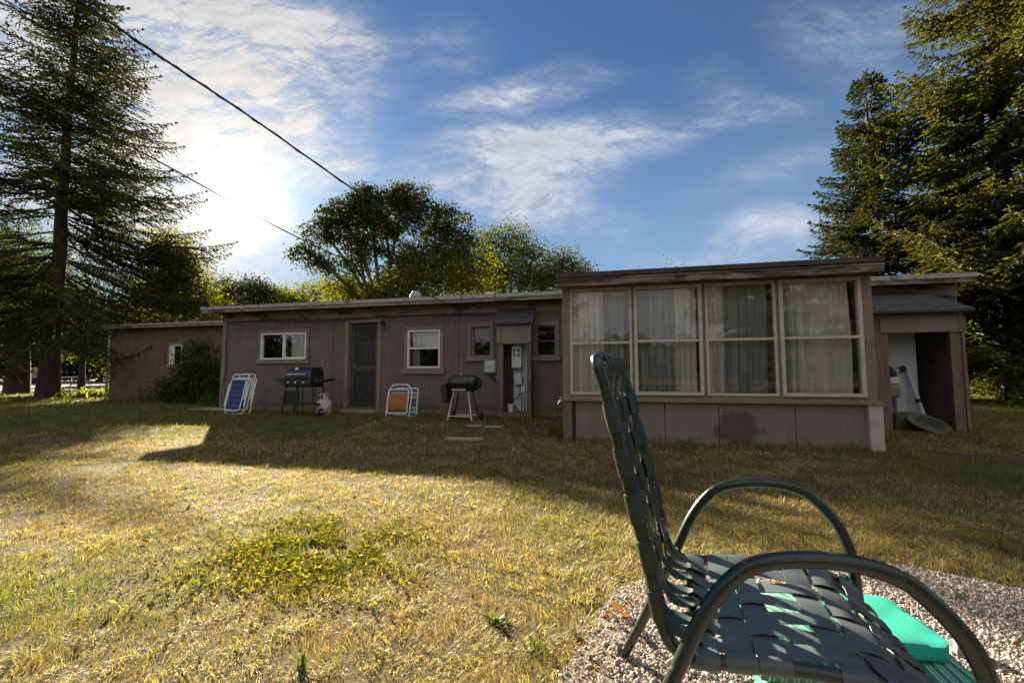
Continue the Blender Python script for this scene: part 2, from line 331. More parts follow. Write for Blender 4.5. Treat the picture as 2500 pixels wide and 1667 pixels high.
M['tstripe'] = stripemat('green_striped_canvas', [(0, (.0, .24, .16)), (.42, (.55, .60, .50)), (.56, (.0, .33, .23)), (.80, (.50, .55, .45)), (.90, (.0, .24, .16))], 0, .028, .8, .5)
M['bark'] = mat('dark_bark', (.062, .047, .038), .95, .4, 5, 1.0, 14, stretch=(3, 3, .6))
M['bark2'] = mat('grey_bark', (.10, .085, .07), .95, .35, 5, 1.0, 14, stretch=(3, 3, .6))
M['deadleaf'] = leafmat('dead_oak_leaf', (.22, .085, .03), (.13, .06, .03), .3)
M['concrete'] = mat('old_concrete', (.30, .28, .25), .9, .2, 4, .4, 40)
M['asphalt'] = mat('asphalt', (.10, .10, .10), .9, .2, 2, .3, 30)
M['oldstone'] = mat('mossy_stone', (.085, .085, .07), .9, .3, 10, .5, 25)
M['stone'] = mat('grey_stone', (.22, .21, .20), .9, .25, 12, .6, 25)

# ------------------------------------------------------------------ ground, road, gravel
def ground_mat():
    m = bpy.data.materials.new('lawn_soil'); m.use_nodes = True; t = NT(m.node_tree); p = m.node_tree.nodes['Principled BSDF']
    tcn = t.n('ShaderNodeTexCoord'); o = tcn.outputs['Object']
    a = t.ramp(t.noise(o, 2.2, 6, .6), [(.3, (.075, .058, .028)), (.5, (.13, .095, .045)), (.7, (.18, .14, .08))])
    g = t.ramp(t.noise(o, .45, 5, .6), [(.42, 0.0), (.62, 1.0)])
    c = t.mix(t.math('MULTIPLY', g, .7), a, (.07, .085, .022))
    fine = t.noise(o, 55, 4, .7); c = t.mix(t.ramp(fine, [(.35, .75), (.65, 0.0)]), c, (.045, .036, .018))
    t.l(c, p.inputs['Base Color']); p.inputs['Roughness'].default_value = .95; p.inputs['Specular IOR Level'].default_value = .1
    b = t.n('ShaderNodeBump'); b.inputs['Strength'].default_value = .9; b.inputs['Distance'].default_value = .02
    t.l(t.noise(o, 38, 5, .7), b.inputs['Height']); t.l(b.outputs[0], p.inputs['Normal']); return m
M['ground'] = ground_mat()
g = MB(); N = 24; R = 900
g.quad((-R, -R, 0), (R, -R, 0), (R, R, 0), (-R, R, 0))
tag(g.build('lawn_ground', M['ground']), 'dry patchy lawn reaching from the chair to the trees', 'lawn', kind='structure')
r = MB(); r.quad((-120, 30, .004), (-14, 30, .004), (-6, 48, .004), (-120, 50, .004))
tag(r.build('road', M['asphalt']), 'grey road beyond the trees on the left', 'road', kind='structure')
r = MB(); r.box(-120, -15.5, 23.6, 27.5, -.05, .03)
tag(r.build('driveway', M['concrete']), 'pale concrete driveway strip behind the spruce trunk', 'driveway', kind='structure')

# gravel patch outline in world space, from the photograph
GP = [G(1360, 1667), G(1405, 1600), G(1455, 1520), G(1500, 1440), G(1600, 1405), G(1700, 1400), G(1900, 1390), G(2080, 1372), G(2200, 1380), G(2330, 1405), G(2500, 1440)]
GPp = [(p.x, p.y) for p in GP] + [(3.2, 1.55), (3.6, 0.9), (3.0, -.6), (.2, -.7), (-.05, .5)]
def inpoly(x, y, poly):
    ins = np.zeros(len(x), bool); n = len(poly)
    for i in range(n):
        x0, y0 = poly[i]; x1, y1 = poly[(i + 1) % n]
        c = ((y0 > y) != (y1 > y)) & (x < (x1 - x0) * (y - y0) / (y1 - y0 + 1e-12) + x0); ins ^= c
    return ins
M['gravelbed'] = mat('gravel_bed', (.20, .17, .145), .95, .4, 60, 1.0, 90)
cx_, cy_ = sum(p[0] for p in GPp) / len(GPp), sum(p[1] for p in GPp) / len(GPp)
gb = MB(); gb.add([(p[0], p[1], .004) for p in GPp], [tuple(range(len(GPp) - 1, -1, -1))])
tag(gb.build('gravel_bed', M['gravelbed']), 'bare gritty bed under the loose gravel around the chair', 'gravel bed', kind='structure')

# house frame: origin at the left front corner, +x along the wall, +y into the house
HO = Vector((-7.3, 11.37, 0)); HA = math.atan2(.242, .970)
HU = Vector((math.cos(HA), -math.sin(HA), 0)); HV = Vector((math.sin(HA), math.cos(HA), 0))
def WL(x, y, d=0.0):                     # photo pixel -> (u, z) on the wall plane at depth d
    r_ = ray(x, y); c0 = Vector((0, 0, CAMZ)) - HO
    t = (d - c0.dot(HV)) / r_.dot(HV); p = c0 + r_ * t
    return p.dot(HU), p.z
def WU(x, d=0.0, y=915): return WL(x, y, d)[0]
def H2W(u, v, z=0.0): return HO + HU * u + HV * v + Vector((0, 0, z))
def W2H(x, y): 
    dx = x - HO.x; dy = y - HO.y
    return dx * HU.x + dy * HU.y, dx * HV.x + dy * HV.y

PD = -3.29                               # porch front plane
PU0, PU1 = WU(1374, PD), WU(2140, PD)
U_END = WU(2350, 0.0)
rng = np.random.default_rng(7)

# ---- gravel stones
def pebbles():
    n = 190000
    x = rng.uniform(-.1, 3.4, n); y = rng.uniform(.7, 2.6, n)
    ok = (inpoly(x, y, GPp) | (inpoly(x + .07, y - .05, GPp) & (rng.random(n) < .12))) & (np.abs(x) < y * 1.25 + .15)
    edge = fbm(x, y, .12, 3)
    big = fbm(x, y, .35, 9); sh = inpoly(x - .16 * (edge - .3) - .10 * big, y + .14 * (edge - .2) + .10 * big, GPp); ok &= sh | (rng.random(n) < .30)
    x = x[ok]; y = y[ok]; n = len(x)
    ph = (1 + 5 ** .5) / 2
    I = np.array([(-1, ph, 0), (1, ph, 0), (-1, -ph, 0), (1, -ph, 0), (0, -1, ph), (0, 1, ph), (0, -1, -ph), (0, 1, -ph), (ph, 0, -1), (ph, 0, 1), (-ph, 0, -1), (-ph, 0, 1)]) / 1.9
    FI = np.array([(0, 11, 5), (0, 5, 1), (0, 1, 7), (0, 7, 10), (0, 10, 11), (1, 5, 9), (5, 11, 4), (11, 10, 2), (10, 7, 6), (7, 1, 8), (3, 9, 4), (3, 4, 2), (3, 2, 6), (3, 6, 8), (3, 8, 9), (4, 9, 5), (2, 4, 11), (6, 2, 10), (8, 6, 7), (9, 8, 1)])
    s = rng.lognormal(math.log(.0029), .42, n).clip(.0014, .012)
    P = I[None] * (1 + rng.uniform(-.28, .28, (n, 12, 1)))
    P = P * (s[:, None] * rng.uniform(.6, 1.25, (n, 3)))[:, None, :]
    a = rng.uniform(0, 6.28, n); b = rng.uniform(-.6, .6, n)
    ca, sa, cb, sb = np.cos(a), np.sin(a), np.cos(b), np.sin(b)
    X = P[..., 0]; Y = P[..., 1] * cb[:, None] - P[..., 2] * sb[:, None]; Z = P[..., 1] * sb[:, None] + P[..., 2] * cb[:, None]
    X2 = X * ca[:, None] - Y * sa[:, None]; Y2 = X * sa[:, None] + Y * ca[:, None]
    hz = .003 + .009 * fbm(x, y, .25, 5) + rng.uniform(-.002, .003, n)
    V = np.stack([X2 + x[:, None], Y2 + y[:, None], Z + hz[:, None]], -1).reshape(-1, 3)
    L = (FI[None] + (np.arange(n) * 12)[:, None, None]).reshape(-1)
    pal = np.array([(.56, .46, .39), (.42, .34, .28), (.60, .52, .45), (.48, .37, .31), (.24, .19, .16), (.72, .65, .58), (.38, .33, .30)])
    C = pal[rng.integers(0, len(pal), n)] * rng.uniform(.62, 1.0, (n, 1)); C = np.repeat(C, 12, 0)
    m = bpy.data.materials.new('pebble'); m.use_nodes = True; t = NT(m.node_tree); at = t.n('ShaderNodeAttribute'); at.attribute_name = 'Col'
    p = m.node_tree.nodes['Principled BSDF']; t.l(at.outputs['Color'], p.inputs['Base Color']); p.inputs['Roughness'].default_value = .85
    o = np_mesh('gravel', V, L, np.full(n * 20, 3), m, colr=C)
    tag(o, 'loose pinkish grey gravel under and around the strap chair', 'gravel', kind='stuff')
pebbles()

# ---- grass
def blade_mesh(name, x, y, h, w, az, lean, C, mat_, z0=None):
    n = len(x); z0 = np.zeros(n) if z0 is None else z0
    side = az + math.pi / 2 + rng.normal(0, .5, n)
    sx, sy = np.cos(side) * w * .5, np.sin(side) * w * .5
    dx, dy = np.cos(az), np.sin(az)
    def pt(t): 
        rr = h * np.sin(lean) * t ** 1.3; zz_ = h * np.cos(lean * (.55 + .45 * t)) * t
        return x + dx * rr, y + dy * rr, z0 + zz_
    V = np.zeros((n, 5, 3)); a0 = pt(0.0); a1 = pt(.55); a2 = pt(1.0)
    V[:, 0] = np.stack([a0[0] - sx, a0[1] - sy, a0[2] - .003], -1); V[:, 1] = np.stack([a0[0] + sx, a0[1] + sy, a0[2] - .003], -1)
    V[:, 2] = np.stack([a1[0] - sx * .8, a1[1] - sy * .8, a1[2]], -1); V[:, 3] = np.stack([a1[0] + sx * .8, a1[1] + sy * .8, a1[2]], -1)
    V[:, 4] = np.stack(a2, -1)
    L = (np.array([0, 1, 3, 2, 2, 3, 4])[None] + (np.arange(n) * 5)[:, None]).reshape(-1)
    S = np.tile([4, 3], n)
    return np_mesh(name, V.reshape(-1, 3), L, S, mat_, colr=np.repeat(C, 5, 0))
def green_amount(x, y):
    gA = fbm(x, y, 2.6, 11) * .55 + fbm(x, y, .55, 21) * .45
    d = y
    base = gA - .56
    base += .10 * np.exp(-((x + .95) ** 2 / .16 + (y - 2.25) ** 2 / .16))          # clover patch
    base += -.02 + .14 * np.clip((y - 5.5) / 3, 0, 1) + .24 * (x < -2.5) * np.clip((y - 5.2) / 2, 0, 1) + .05 * np.clip((d - 8) / 4, 0, 1) + .10 * np.clip((x - 2.5) / 2, 0, 1)
    base -= .12 * np.exp(-((x + .5) ** 2 / 5 + (y - 6.8) ** 2 / 3.0)) + .06 * np.exp(-((x + 2) ** 2 / 3 + (y - 4.2) ** 2 / .6))
    return base
M['grass'] = leafmat('grass_blades', None, None, .5, .35, attr=True, tw=(1.3, 1.16, .62), gloss=.022)
def grass():
    parts = []
    for (d0, d1, dens_, hh, ww) in ((.95, 1.7, 27000, .036, .0014), (1.7, 2.8, 18000, .038, .0018), (2.8, 4.5, 8500, .042, .0026), (4.5, 7.5, 3300, .048, .0042), (7.5, 13, 1000, .058, .0078), (13, 24, 210, .085, .019), (24, 34, 45, .12, .035)):
        area = 1.2 * (d1 * d1 - d0 * d0) * 1.0
        n = int(dens_ * area)
        y = np.sqrt(rng.uniform(d0 * d0, d1 * d1, n)); x = rng.uniform(-1.22, 1.22, n) * y
        parts.append((x, y, np.full(n, hh), np.full(n, ww)))
    x, y, h, w = (np.concatenate([p[i] for p in parts]) for i in range(4))
    tuft = fbm(x, y, .10, 31); keep = rng.random(len(x)) < np.clip(.25 + 1.5 * (tuft - .25), .18, 1)
    bare = fbm(x, y, .8, 41); keep &= ~((bare > .66) & (rng.random(len(x)) < .75))
    ing = inpoly(x, y - .03 * fbm(x, y, .1, 2), GPp); ing2 = inpoly(x - .16 * (fbm(x, y, .12, 3) - .3) - .10 * fbm(x, y, .35, 9), y + .14 * (fbm(x, y, .12, 3) - .2) + .10 * fbm(x, y, .35, 9), GPp)
    keep &= ~ing | (~ing2 & (rng.random(len(x)) < .45)) | (rng.random(len(x)) < .008 + .22 * (fbm(x, y, .15, 8) > .76))
    u, v = W2H(x, y)
    inh = ((u > -.1) & (u < U_END + .1) & (v > -.02)) | ((u > PU0 - .05) & (u < PU1 + .02) & (v > PD - .01)) | ((v > 2.55) & (u > -8) & (u < 1)) | ((x < -15.4) & (y > 23.5))
    dirt = (u > 0) & (u < PU0) & (v > -.55) & (rng.random(len(x)) < .6)
    keep &= ~inh & ~dirt
    x, y, h, w, tuft = x[keep], y[keep], h[keep], w[keep], tuft[keep]; n = len(x)
    ga = green_amount(x, y) + rng.normal(0, .10, n)
    isg = ga > 0.03
    h = h * rng.uniform(.45, 1.25, n) * (.7 + .8 * tuft) * np.where(isg, 1.08, .92)
    straw = np.array([(.50, .39, .14), (.41, .32, .10), (.58, .48, .22), (.22, .155, .07), (.40, .34, .10), (.30, .28, .08)])
    green = np.array([(.14, .17, .03), (.10, .14, .025), (.21, .22, .045), (.17, .19, .035)])
    C = np.where(isg[:, None], green[rng.integers(0, 4, n)], straw[rng.integers(0, 6, n)]) * rng.uniform(.75, 1.2, (n, 1))
    wind = fbm(x, y, .22, 61) * 14
    az = wind + rng.normal(0, .8, n)
    lean = np.where(isg, rng.uniform(.3, 1.3, n), rng.uniform(.7, 1.52, n))
    o = blade_mesh('lawn_grass', x, y, h, w * rng.uniform(.6, 1.3, n), az, lean, C, M['grass'])
    tag(o, 'short dry golden and green lawn grass', 'grass', kind='stuff')
    print('grass blades', n)
grass()
M['clover'] = leafmat('clover_leaves', None, None, .55, .6, attr=True, tw=(1.2, 1.15, .5), gloss=.0)
def clover():
    n = 9000
    x = rng.normal(-.95, .27, n); y = rng.normal(2.25, .27, n); k = fbm(x, y, .14, 71) > .40; x, y = x[k], y[k]; n = len(x)
    s = rng.uniform(.005, .0095, n); z = rng.uniform(.008, .026, n); a = rng.uniform(0, 6.28, n); tilt = rng.normal(0, .5, (n, 2))
    V = np.zeros((n, 4, 3))
    for i, (p, q) in enumerate(((-1, 0), (0, -.8), (1.1, 0), (0, .8))):
        X = (p * np.cos(a) - q * np.sin(a)) * s; Y = (p * np.sin(a) + q * np.cos(a)) * s
        V[:, i] = np.stack([x + X, y + Y, z + X * tilt[:, 0] + Y * tilt[:, 1]], -1)
    C = np.array([(.12, .15, .02), (.20, .20, .03), (.28, .24, .05)])[rng.integers(0, 3, n)] * rng.uniform(.8, 1.2, (n, 1))
    o = np_mesh('clover', V.reshape(-1, 3), np.arange(n * 4), np.full(n, 4), M['clover'], colr=np.repeat(C, 4, 0))
    tag(o, 'patch of low green clover in the middle of the dry lawn', 'clover', kind='stuff')
clover()
def rosette(name, p, n, h, w, label, cat, spread=.02, lean=(.6, 1.4), colr=((.07, .11, .02), (.12, .16, .035)), group=None):
    x = rng.normal(0, spread, n); y = rng.normal(0, spread, n); az = rng.uniform(0, 6.28, n)
    c = np.array(colr)[rng.integers(0, len(colr), n)] * rng.uniform(.8, 1.2, (n, 1))
    o = blade_mesh(name, x, y, h * rng.uniform(.6, 1.1, n), w * rng.uniform(.7, 1.2, n), az, rng.uniform(lean[0], lean[1], n), c, M['grass'])
    o.location = p; tag(o, label, cat, group); return o
rosette('lawn_weed', G(1212, 1520), 34, .055, .009, 'dark green weed rosette in the lawn left of the gravel', 'weed', .012)
rosette('lawn_weed', G(1300, 1590), 46, .06, .005, 'spiky pale green weed at the lower edge of the gravel patch', 'weed', .03)
rosette('lawn_weed', G(735, 1630), 8, .05, .010, 'small upright broad leaf weed at the bottom of the lawn', 'weed', .006, (.1, .5))
rosette('grass_tuft', G(2345, 1465), 50, .045, .004, 'low green grass tuft growing in the gravel on the right', 'grass tuft', .03)

def litter():
    n = 1500
    y = np.concatenate([rng.uniform(1.4, 9, n - 500), rng.normal(6.2, .5, 500)]); x = np.concatenate([rng.uniform(-1.1, 1.1, n - 500) * y[:n - 500], rng.normal(5.9, .8, 500)])
    s = rng.uniform(.006, .02, n); a = rng.uniform(0, 6.28, n); tl = rng.normal(0, .4, (n, 2)); V = np.zeros((n, 4, 3))
    for i, (p, q) in enumerate(((-1, 0), (0, -.55), (1, 0), (.1, .5))):
        X = (p * np.cos(a) - q * np.sin(a)) * s; Y = (p * np.sin(a) + q * np.cos(a)) * s; V[:, i] = np.stack([x + X, y + Y, .03 + rng.uniform(-.005, .008, n) + X * tl[:, 0] + Y * tl[:, 1]], -1)
    C = np.array([(.16, .07, .03), (.24, .14, .07), (.10, .05, .03), (.30, .20, .10)])[rng.integers(0, 4, n)]
    u, v = W2H(x, y); k = ~(((u > PU0) & (u < PU1) & (v > PD)) | ((u > 0) & (v > 0))); V = V[k]; C = C[k]; m = len(V)
    o = np_mesh('leaf_litter', V.reshape(-1, 3), np.arange(m * 4), np.full(m, 4), M['clover'], colr=np.repeat(C, 4, 0)); tag(o, 'small brown leaf scraps scattered over the lawn', 'leaf litter', kind='stuff')
litter()
# ------------------------------------------------------------------ the house
house = empty('house', HO, -HA)
tag(house, 'long low flat roofed brown house with a glazed porch and service closets', 'house')
Z0 = -.05
def wallgrid(name, u0, u1, z0, z1, y0, y1, holes, mat_, parent=house):
    us = sorted({u0, u1} | {h for q in holes for h in q[:2]}); zs = sorted({z0, z1} | {h for q in holes for h in q[2:4]})
    b = MB()
    for i in range(len(us) - 1):
        for j in range(len(zs) - 1):
            cu, cz_ = (us[i] + us[i + 1]) / 2, (zs[j] + zs[j + 1]) / 2
            if any(q[0] < cu < q[1] and q[2] < cz_ < q[3] for q in holes): continue
            for yy, fl in ((y0, 0), (y1, 1)):
                p = [(us[i], yy, zs[j]), (us[i + 1], yy, zs[j]), (us[i + 1], yy, zs[j + 1]), (us[i], yy, zs[j + 1])]
                b.quad(*(p if not fl else p[::-1]))
    for q in list(holes) + [(u0, u1, z0, z1)]:
        a, c, d, e = q[:4]
        b.quad((a, y0, d), (a, y1, d), (a, y1, e), (a, y0, e)); b.quad((c, y0, d), (c, y0, e), (c, y1, e), (c, y1, d))
        b.quad((a, y0, d), (c, y0, d), (c, y1, d), (a, y1, d)); b.quad((a, y0, e), (a, y1, e), (c, y1, e), (c, y0, e))
    return b.build(name, mat_, parent)
def R4(x0, x1, y0, y1, d=0.0):            # photo rectangle -> u0,u1,z0,z1
    ym = (y0 + y1) / 2; xm = (x0 + x1) / 2
    return (WU(x0, d, ym), WU(x1, d, ym), WL(xm, y1, d)[1], WL(xm, y0, d)[1])
h_slider = R4(639, 749, 813, 877); h_door = list(R4(851, 921, 788, 1005)); h_door[2] = .05
h_hung = R4(996, 1075, 806, 898); h_w3 = R4(1150, 1198, 798, 870); h_w4 = R4(1305, 1357, 795, 869)
ROOFZ = 2.41
main_holes = [h_slider, tuple(h_door), h_hung, h_w3, h_w4]
wallgrid('wall', 0, U_END, Z0, ROOFZ, 0, .12, main_holes, M['wall'])
DEEP = 7.0
b = MB(); b.box(0.001, .12, .121, DEEP, Z0, ROOFZ - .02); b.box(U_END - .12, U_END - .001, .121, DEEP, Z0, ROOFZ - .02); b.box(.12, U_END - .12, DEEP - .12, DEEP, Z0, ROOFZ - .02)
b.build('side_wall', M['wall'], house)
b = MB(); b.box(.121, U_END - .121, .125, DEEP - .121, .02, .06); b.build('floor', M['interior'], house)
# foundation line and corner board
b = MB(); b.box(.0, U_END, -.012, -.002, Z0, .10); b.build('foundation_board', M['rawwood'], house)
b = MB(); b.box(-.02, .10, -.025, -.003, 0, 2.37); b.build('corner_board', M['trim'], house, bevel=.004)
# vertical siding joints (thin battens)
for px in (700, 812, 1118): b = MB(); b.box(WU(px) - .005, WU(px) + .005, -.004, -.001, .1, 2.18); b.build('siding_joint', M['darkwood'], house)
# frieze + soffit
b = MB(); b.box(.101, U_END, -.03, -.003, 2.19, 2.39); b.build('frieze_board', M['fascia'], house)
# roof
RZ = ROOFZ
roof = MB(); roof.box(-.30, U_END + .04, -.34, DEEP + .3, RZ + .0, RZ + .11)
roof = roof.build('roof', M['tar'], house)
b = MB(); b.box(-.32, U_END + .06, -.375, -.342, RZ - .035, RZ + .075); b.box(-.335, -.302, -.375, DEEP + .3, RZ - .035, RZ + .075); b.build('fascia', M['fascia'], roof, bevel=.003)
b = MB(); b.box(-.33, U_END + .07, -.392, -.376, RZ + .045, RZ + .118); b.box(-.33, U_END + .07, -.376, -.30, RZ + .112, RZ + .122); b.build('drip_edge', M['drip'], roof)
# roof fittings
def rp(px, py, v): u, z = WL(px, py, v); return u, v, z
u_, v_, z_ = rp(1016, 711, .7)
t = Matrix.Translation((u_, v_, RZ + .11)); b = MB(); s_ = max(.12, z_ - RZ - .11)
b.lathe([(.07, 0), (.07, s_ * .55)], 16, t); b.lathe([(.07, s_ * .5), (.15, s_ * .55), (.15, s_ * .72), (.09, s_ * 1.0), (0, s_ * 1.02)], 16, t); b.build('roof_vent', M['pipe'], roof, smooth=False)
u_, v_, z_ = rp(1248, 668, 1.4); mast_top = H2W(u_, v_, z_)
b = MB(); b.tube([(u_, v_, RZ + .05), (u_, v_, z_)], .03, 12); b.tube([(u_, v_, RZ + .08), (u_, v_, RZ + .20)], .055, 12); b.build('mast_pipe', M['blackmatt'], roof)
u_, v_, z_ = rp(1269, 699, .8)
b = MB(); b.tube([(u_, v_, RZ + .05), (u_, v_, z_)], .05, 12); b.tube([(u_, v_, z_ - .06), (u_, v_, z_)], .07, 12); b.build('flue_pipe', M['blackmatt'], roof)

# windows ------------------------------------------------
def pane(u0, u1, z0, z1, y, parent, name='pane'):
    b = MB(); b.box(u0, u1, y, y + .004, z0, z1); return b.build(name, M['glass'], parent)
def curtain(u0, u1, z0, z1, y, parent, m, fold=.05, amp=.018, seed=0, gather=0.0):
    rr = random.Random(seed); nu = max(12, int((u1 - u0) / .008)); nz = 10; V = []; Fc = []
    ph = [rr.uniform(0, 6.28) for _ in range(4)]; k1 = 6.28 / fold
    for j in range(nz + 1):
        tz = j / nz; 
        for i in range(nu + 1):
            s = i / nu; uu = u0 + (u1 - u0) * s
            sw = .35 + .65 * (1 - tz) ** .5
            off = amp * sw * (math.sin(k1 * uu + ph[0] + .6 * math.sin(3 * tz + ph[1])) + .5 * math.sin(k1 * .47 * uu + ph[2]) + .25 * math.sin(k1 * 2.3 * uu + ph[3]))
            uc = u0 + (u1 - u0) * (s + gather * (tz - 1) * 0)
            V.append((uc + .006 * math.sin(5 * tz + ph[3]), y + off, z0 + (z1 - z0) * tz))
    for j in range(nz):
        for i in range(nu):
            a = j * (nu + 1) + i; Fc.append((a, a + 1, a + nu + 2, a + nu + 1))
    b = MB(); b.add(V, Fc); return b.build('curtain', m, parent, smooth=True)
def trim(rect, w, name='window_trim', sill=.05, m='trim', parent=house, y=0.0, top=.09):
    u0, u1, z0, z1 = rect; b = MB()
    b.box(u0 - w, u0, y - .028, y - .004, z0, z1); b.box(u1, u1 + w, y - .028, y - .004, z0, z1)
    b.box(u0 - w, u1 + w, y - .032, y - .004, z1, z1 + top); b.box(u0 - w - .03, u1 + w + .03, y - .05, y - .004, z0 - sill - .05, z0)
    return b.build(name, M[m], parent, bevel=.003)
# slider
u0, u1, z0, z1 = h_slider
trim(h_slider, .075)
w = MB().frame(u0, u1, z0, z1, .035, -.035, .06); um = (u0 + u1) / 2; w.box(um - .022, um + .022, -.02, .05, z0 + .035, z1 - .035); w.frame(um + .022, u1 - .035, z0 + .035, z1 - .035, .018, -.01, .03)
w = w.build('sliding_window', M['white'], house, bevel=.002)
pane(u0 + .035, um - .022, z0 + .035, z1 - .035, .03, w); pane(um + .041, u1 - .053, z0 + .053, z1 - .053, .012, w)
curtain(um + .12, u1 - .03, z0, z1, .14, w, M['curtain'], .09, seed=3); curtain(u0 + .03, u0 + .22, z0, z1, .15, w, M['sheer'], .07, seed=4)
# double hung
u0, u1, z0, z1 = h_hung; trim(h_hung, .085, sill=.08)
w = MB().frame(u0, u1, z0, z1, .035, -.03, .06); zm = (z0 + z1) / 2 + .02; w.box(u0 + .035, u1 - .035, -.012, .05, zm - .02, zm + .02)
w = w.build('double_hung_window', M['white'], house, bevel=.002)
pane(u0 + .035, u1 - .035, zm + .02, z1 - .035, .04, w); pane(u0 + .035, u1 - .035, z0 + .035, zm - .02, .015, w)
curtain(u0 + .04, u1 - .04, zm + .03, z1, .13, w, M['curtain'], .06, seed=5); curtain(u0 + .04, u0 + .24, z0, zm + .03, .14, w, M['sheer'], .08, seed=6)
# two small sashes
for rect in (h_w3, h_w4):
    u0, u1, z0, z1 = rect; trim(rect, .07)
    w = MB().frame(u0 + .03, u1, z0, z1, .03, .03, .08); w.box(u0, u0 + .029, .02, .1, z0, z1); zm = (z0 + z1) / 2; w.box(u0 + .06, u1 - .03, .035, .075, zm - .01, zm + .01)
    w = w.build('small_window', M['trim'], house, bevel=.002)
    pane(u0 + .06, u1 - .03, zm + .01, z1 - .03, .055, w); pane(u0 + .06, u1 - .03, z0 + .03, zm - .01, .055, w)
# door
u0, u1, z0, z1 = h_door
b = MB(); b.box(u0 - .10, u0, -.03, -.004, Z0, z1 + .09); b.box(u1, u1 + .10, -.03, -.004, Z0, z1 + .09); b.box(u0, u1, -.03, -.004, z1, z1 + .09); b.build('door_trim', M['trim'], house, bevel=.003)
b = MB(); b.box(u0 - .06, u1 + .06, -.18, .0, .0, .05); b.build('door_sill', M['concrete'], house, bevel=.006)
d = MB().frame(u0 + .03, u1 - .01, z0 + .01, z1 - .01, .085, .05, .085); zh = z0 + (z1 - z0) * .47
d.box(u0 + .115, u1 - .095, .051, .084, zh - .06, zh + .06); d.box(u0 + .115, u1 - .095, .055, .08, z1 - .50, z1 - .47); d.box(u1 - .30, u1 - .285, .055, .08, zh + .06, z1 - .50)
d = d.build('screen_door', M['door'], house, bevel=.003)
b = MB(); b.box(u0 + .115, u1 - .095, .066, .070, z0 + .095, zh - .06); b.box(u0 + .115, u1 - .095, .066, .070, zh + .06, z1 - .095); b.build('screen', M['screen'], d)
b = MB(); b.box(u0, u0 + .029, .02, .10, z0, z1); b.build('door_jamb', M['rawwood'], house)
b = MB(); b.tube(rounded([(u0 + .17, .05, zh), (u0 + .17, -.0, zh), (u0 + .17, -.0, zh + .1), (u0 + .17, .05, zh + .1)], .02), .008, 8); b.build('handle', M['chrome'], d)
b = MB(); b.box(u0 - .02, u1 + .1, .13, .16, Z0, z1 + .1); b.build('inner_door', M['door'], house)

# service closet on the main wall
CD = -.30
c_u0, c_u1 = WU(1214, CD), WU(1296, CD)
op = R4(1228, 1286, 840, 1024, CD); bd = R4(1217, 1293, 796, 839, CD)
b = MB(); b.box(c_u0, op[0], CD, CD + .03, 0, bd[2]); b.box(op[1], c_u1, CD, CD + .03, 0, bd[2]); b.box(c_u0, c_u0 + .03, CD + .031, -.001, 0, bd[3] + .1); b.box(c_u1 - .03, c_u1, CD + .031, -.001, 0, bd[3] + .1)
b.box(c_u0, c_u1, CD, CD + .03, bd[3], bd[3] + .1)
cl = b.build('service_closet', M['rawwood'], house, bevel=.003)
b = MB(); b.box(c_u0 - .01, c_u1 + .01, CD - .02, CD - .001, bd[2], bd[3]); b.box(c_u0 - .01, c_u0 + .07, CD - .035, CD - .021, bd[2] + .03, bd[3]); b.box(c_u1 - .07, c_u1 + .01, CD - .035, CD - .021, bd[2] + .03, bd[3]); b.build('header_board', M['trim'], cl, bevel=.002)
b = MB(); b.box(op[0] - .02, op[1] + .02, CD + .0315, CD + .05, 0, .09); b.build('threshold', M['rawwood'], cl)
b = MB(); b.box(op[0] + .16, op[1] + .03, -.03, -.005, .09, bd[2] + .05); b.build('back_panel', M['lightpanel'], cl)
b = MB(); b.box(op[0] - .03, op[0] + .155, -.02, -.004, .09, bd[2] + .05); b.build('back_board', M['redwood'], cl)
b = MB(); zt = WL(1255, 752, -.02)[1]; zb = WL(1255, 786, CD - .08)[1]
b.add([(c_u0 - .06, -.02, zt), (c_u1 + .06, -.02, zt), (c_u1 + .06, CD - .09, zb), (c_u0 - .06, CD - .09, zb), (c_u0 - .06, -.02, zt - .04), (c_u1 + .06, -.02, zt - .04), (c_u1 + .06, CD - .09, zb - .04), (c_u0 - .06, CD - .09, zb - .04)], [(0, 3, 2, 1), (4, 5, 6, 7), (3, 7, 6, 2), (0, 1, 5, 4), (0, 4, 7, 3), (1, 2, 6, 5)])
for k in range(1, 4):
    q = k / 4; yy = -.02 + (CD - .07) * q; zk = zt + (zb - zt) * q; b.box(c_u0 - .06, c_u1 + .06, yy - .012, yy + .012, zk - .02, zk + .012)
b.build('closet_roof', M['shingle'], cl)
b = MB(); b.tube([(c_u1 + .05, -.03, .05), (c_u1 + .05, -.03, 2.2)], .016, 8); b.tube([(c_u0 - .03, -.03, .05), (c_u0 - .03, -.03, 1.9)], .016, 8); b.build('conduit', M['trim'], cl)

# extension wing on the left
WD = 2.58
wu0 = WU(268, WD); ww = R4(415, 445, 842, 890, WD)
wallgrid('extension_wall', wu0, -.01, Z0, 2.48, WD, WD + .12, [ww], M['wingwall'])
b = MB(); b.box(wu0 + .001, wu0 + .12, WD + .121, WD + 5, Z0, 2.46); b.box(wu0 + .12, -.01, WD + 4.88, WD + 5, Z0, 2.46); b.build('extension_side_wall', M['wingwall'], house)
er = MB(); er.box(wu0 - .2, .0 - .35, WD - .28, WD + 5.2, 2.481, 2.56); er = er.build('extension_roof', M['tar'], house)
b = MB(); b.box(wu0 - .2, -.355, WD - .30, WD - .281, 2.43, 2.55); b.build('fascia', M['fascia'], er); b = MB(); b.box(wu0 - .2, -.355, WD - .315, WD - .301, 2.51, 2.57); b.build('drip_edge', M['drip'], er)
u0, u1, z0, z1 = ww; trim(ww, .06, y=WD)
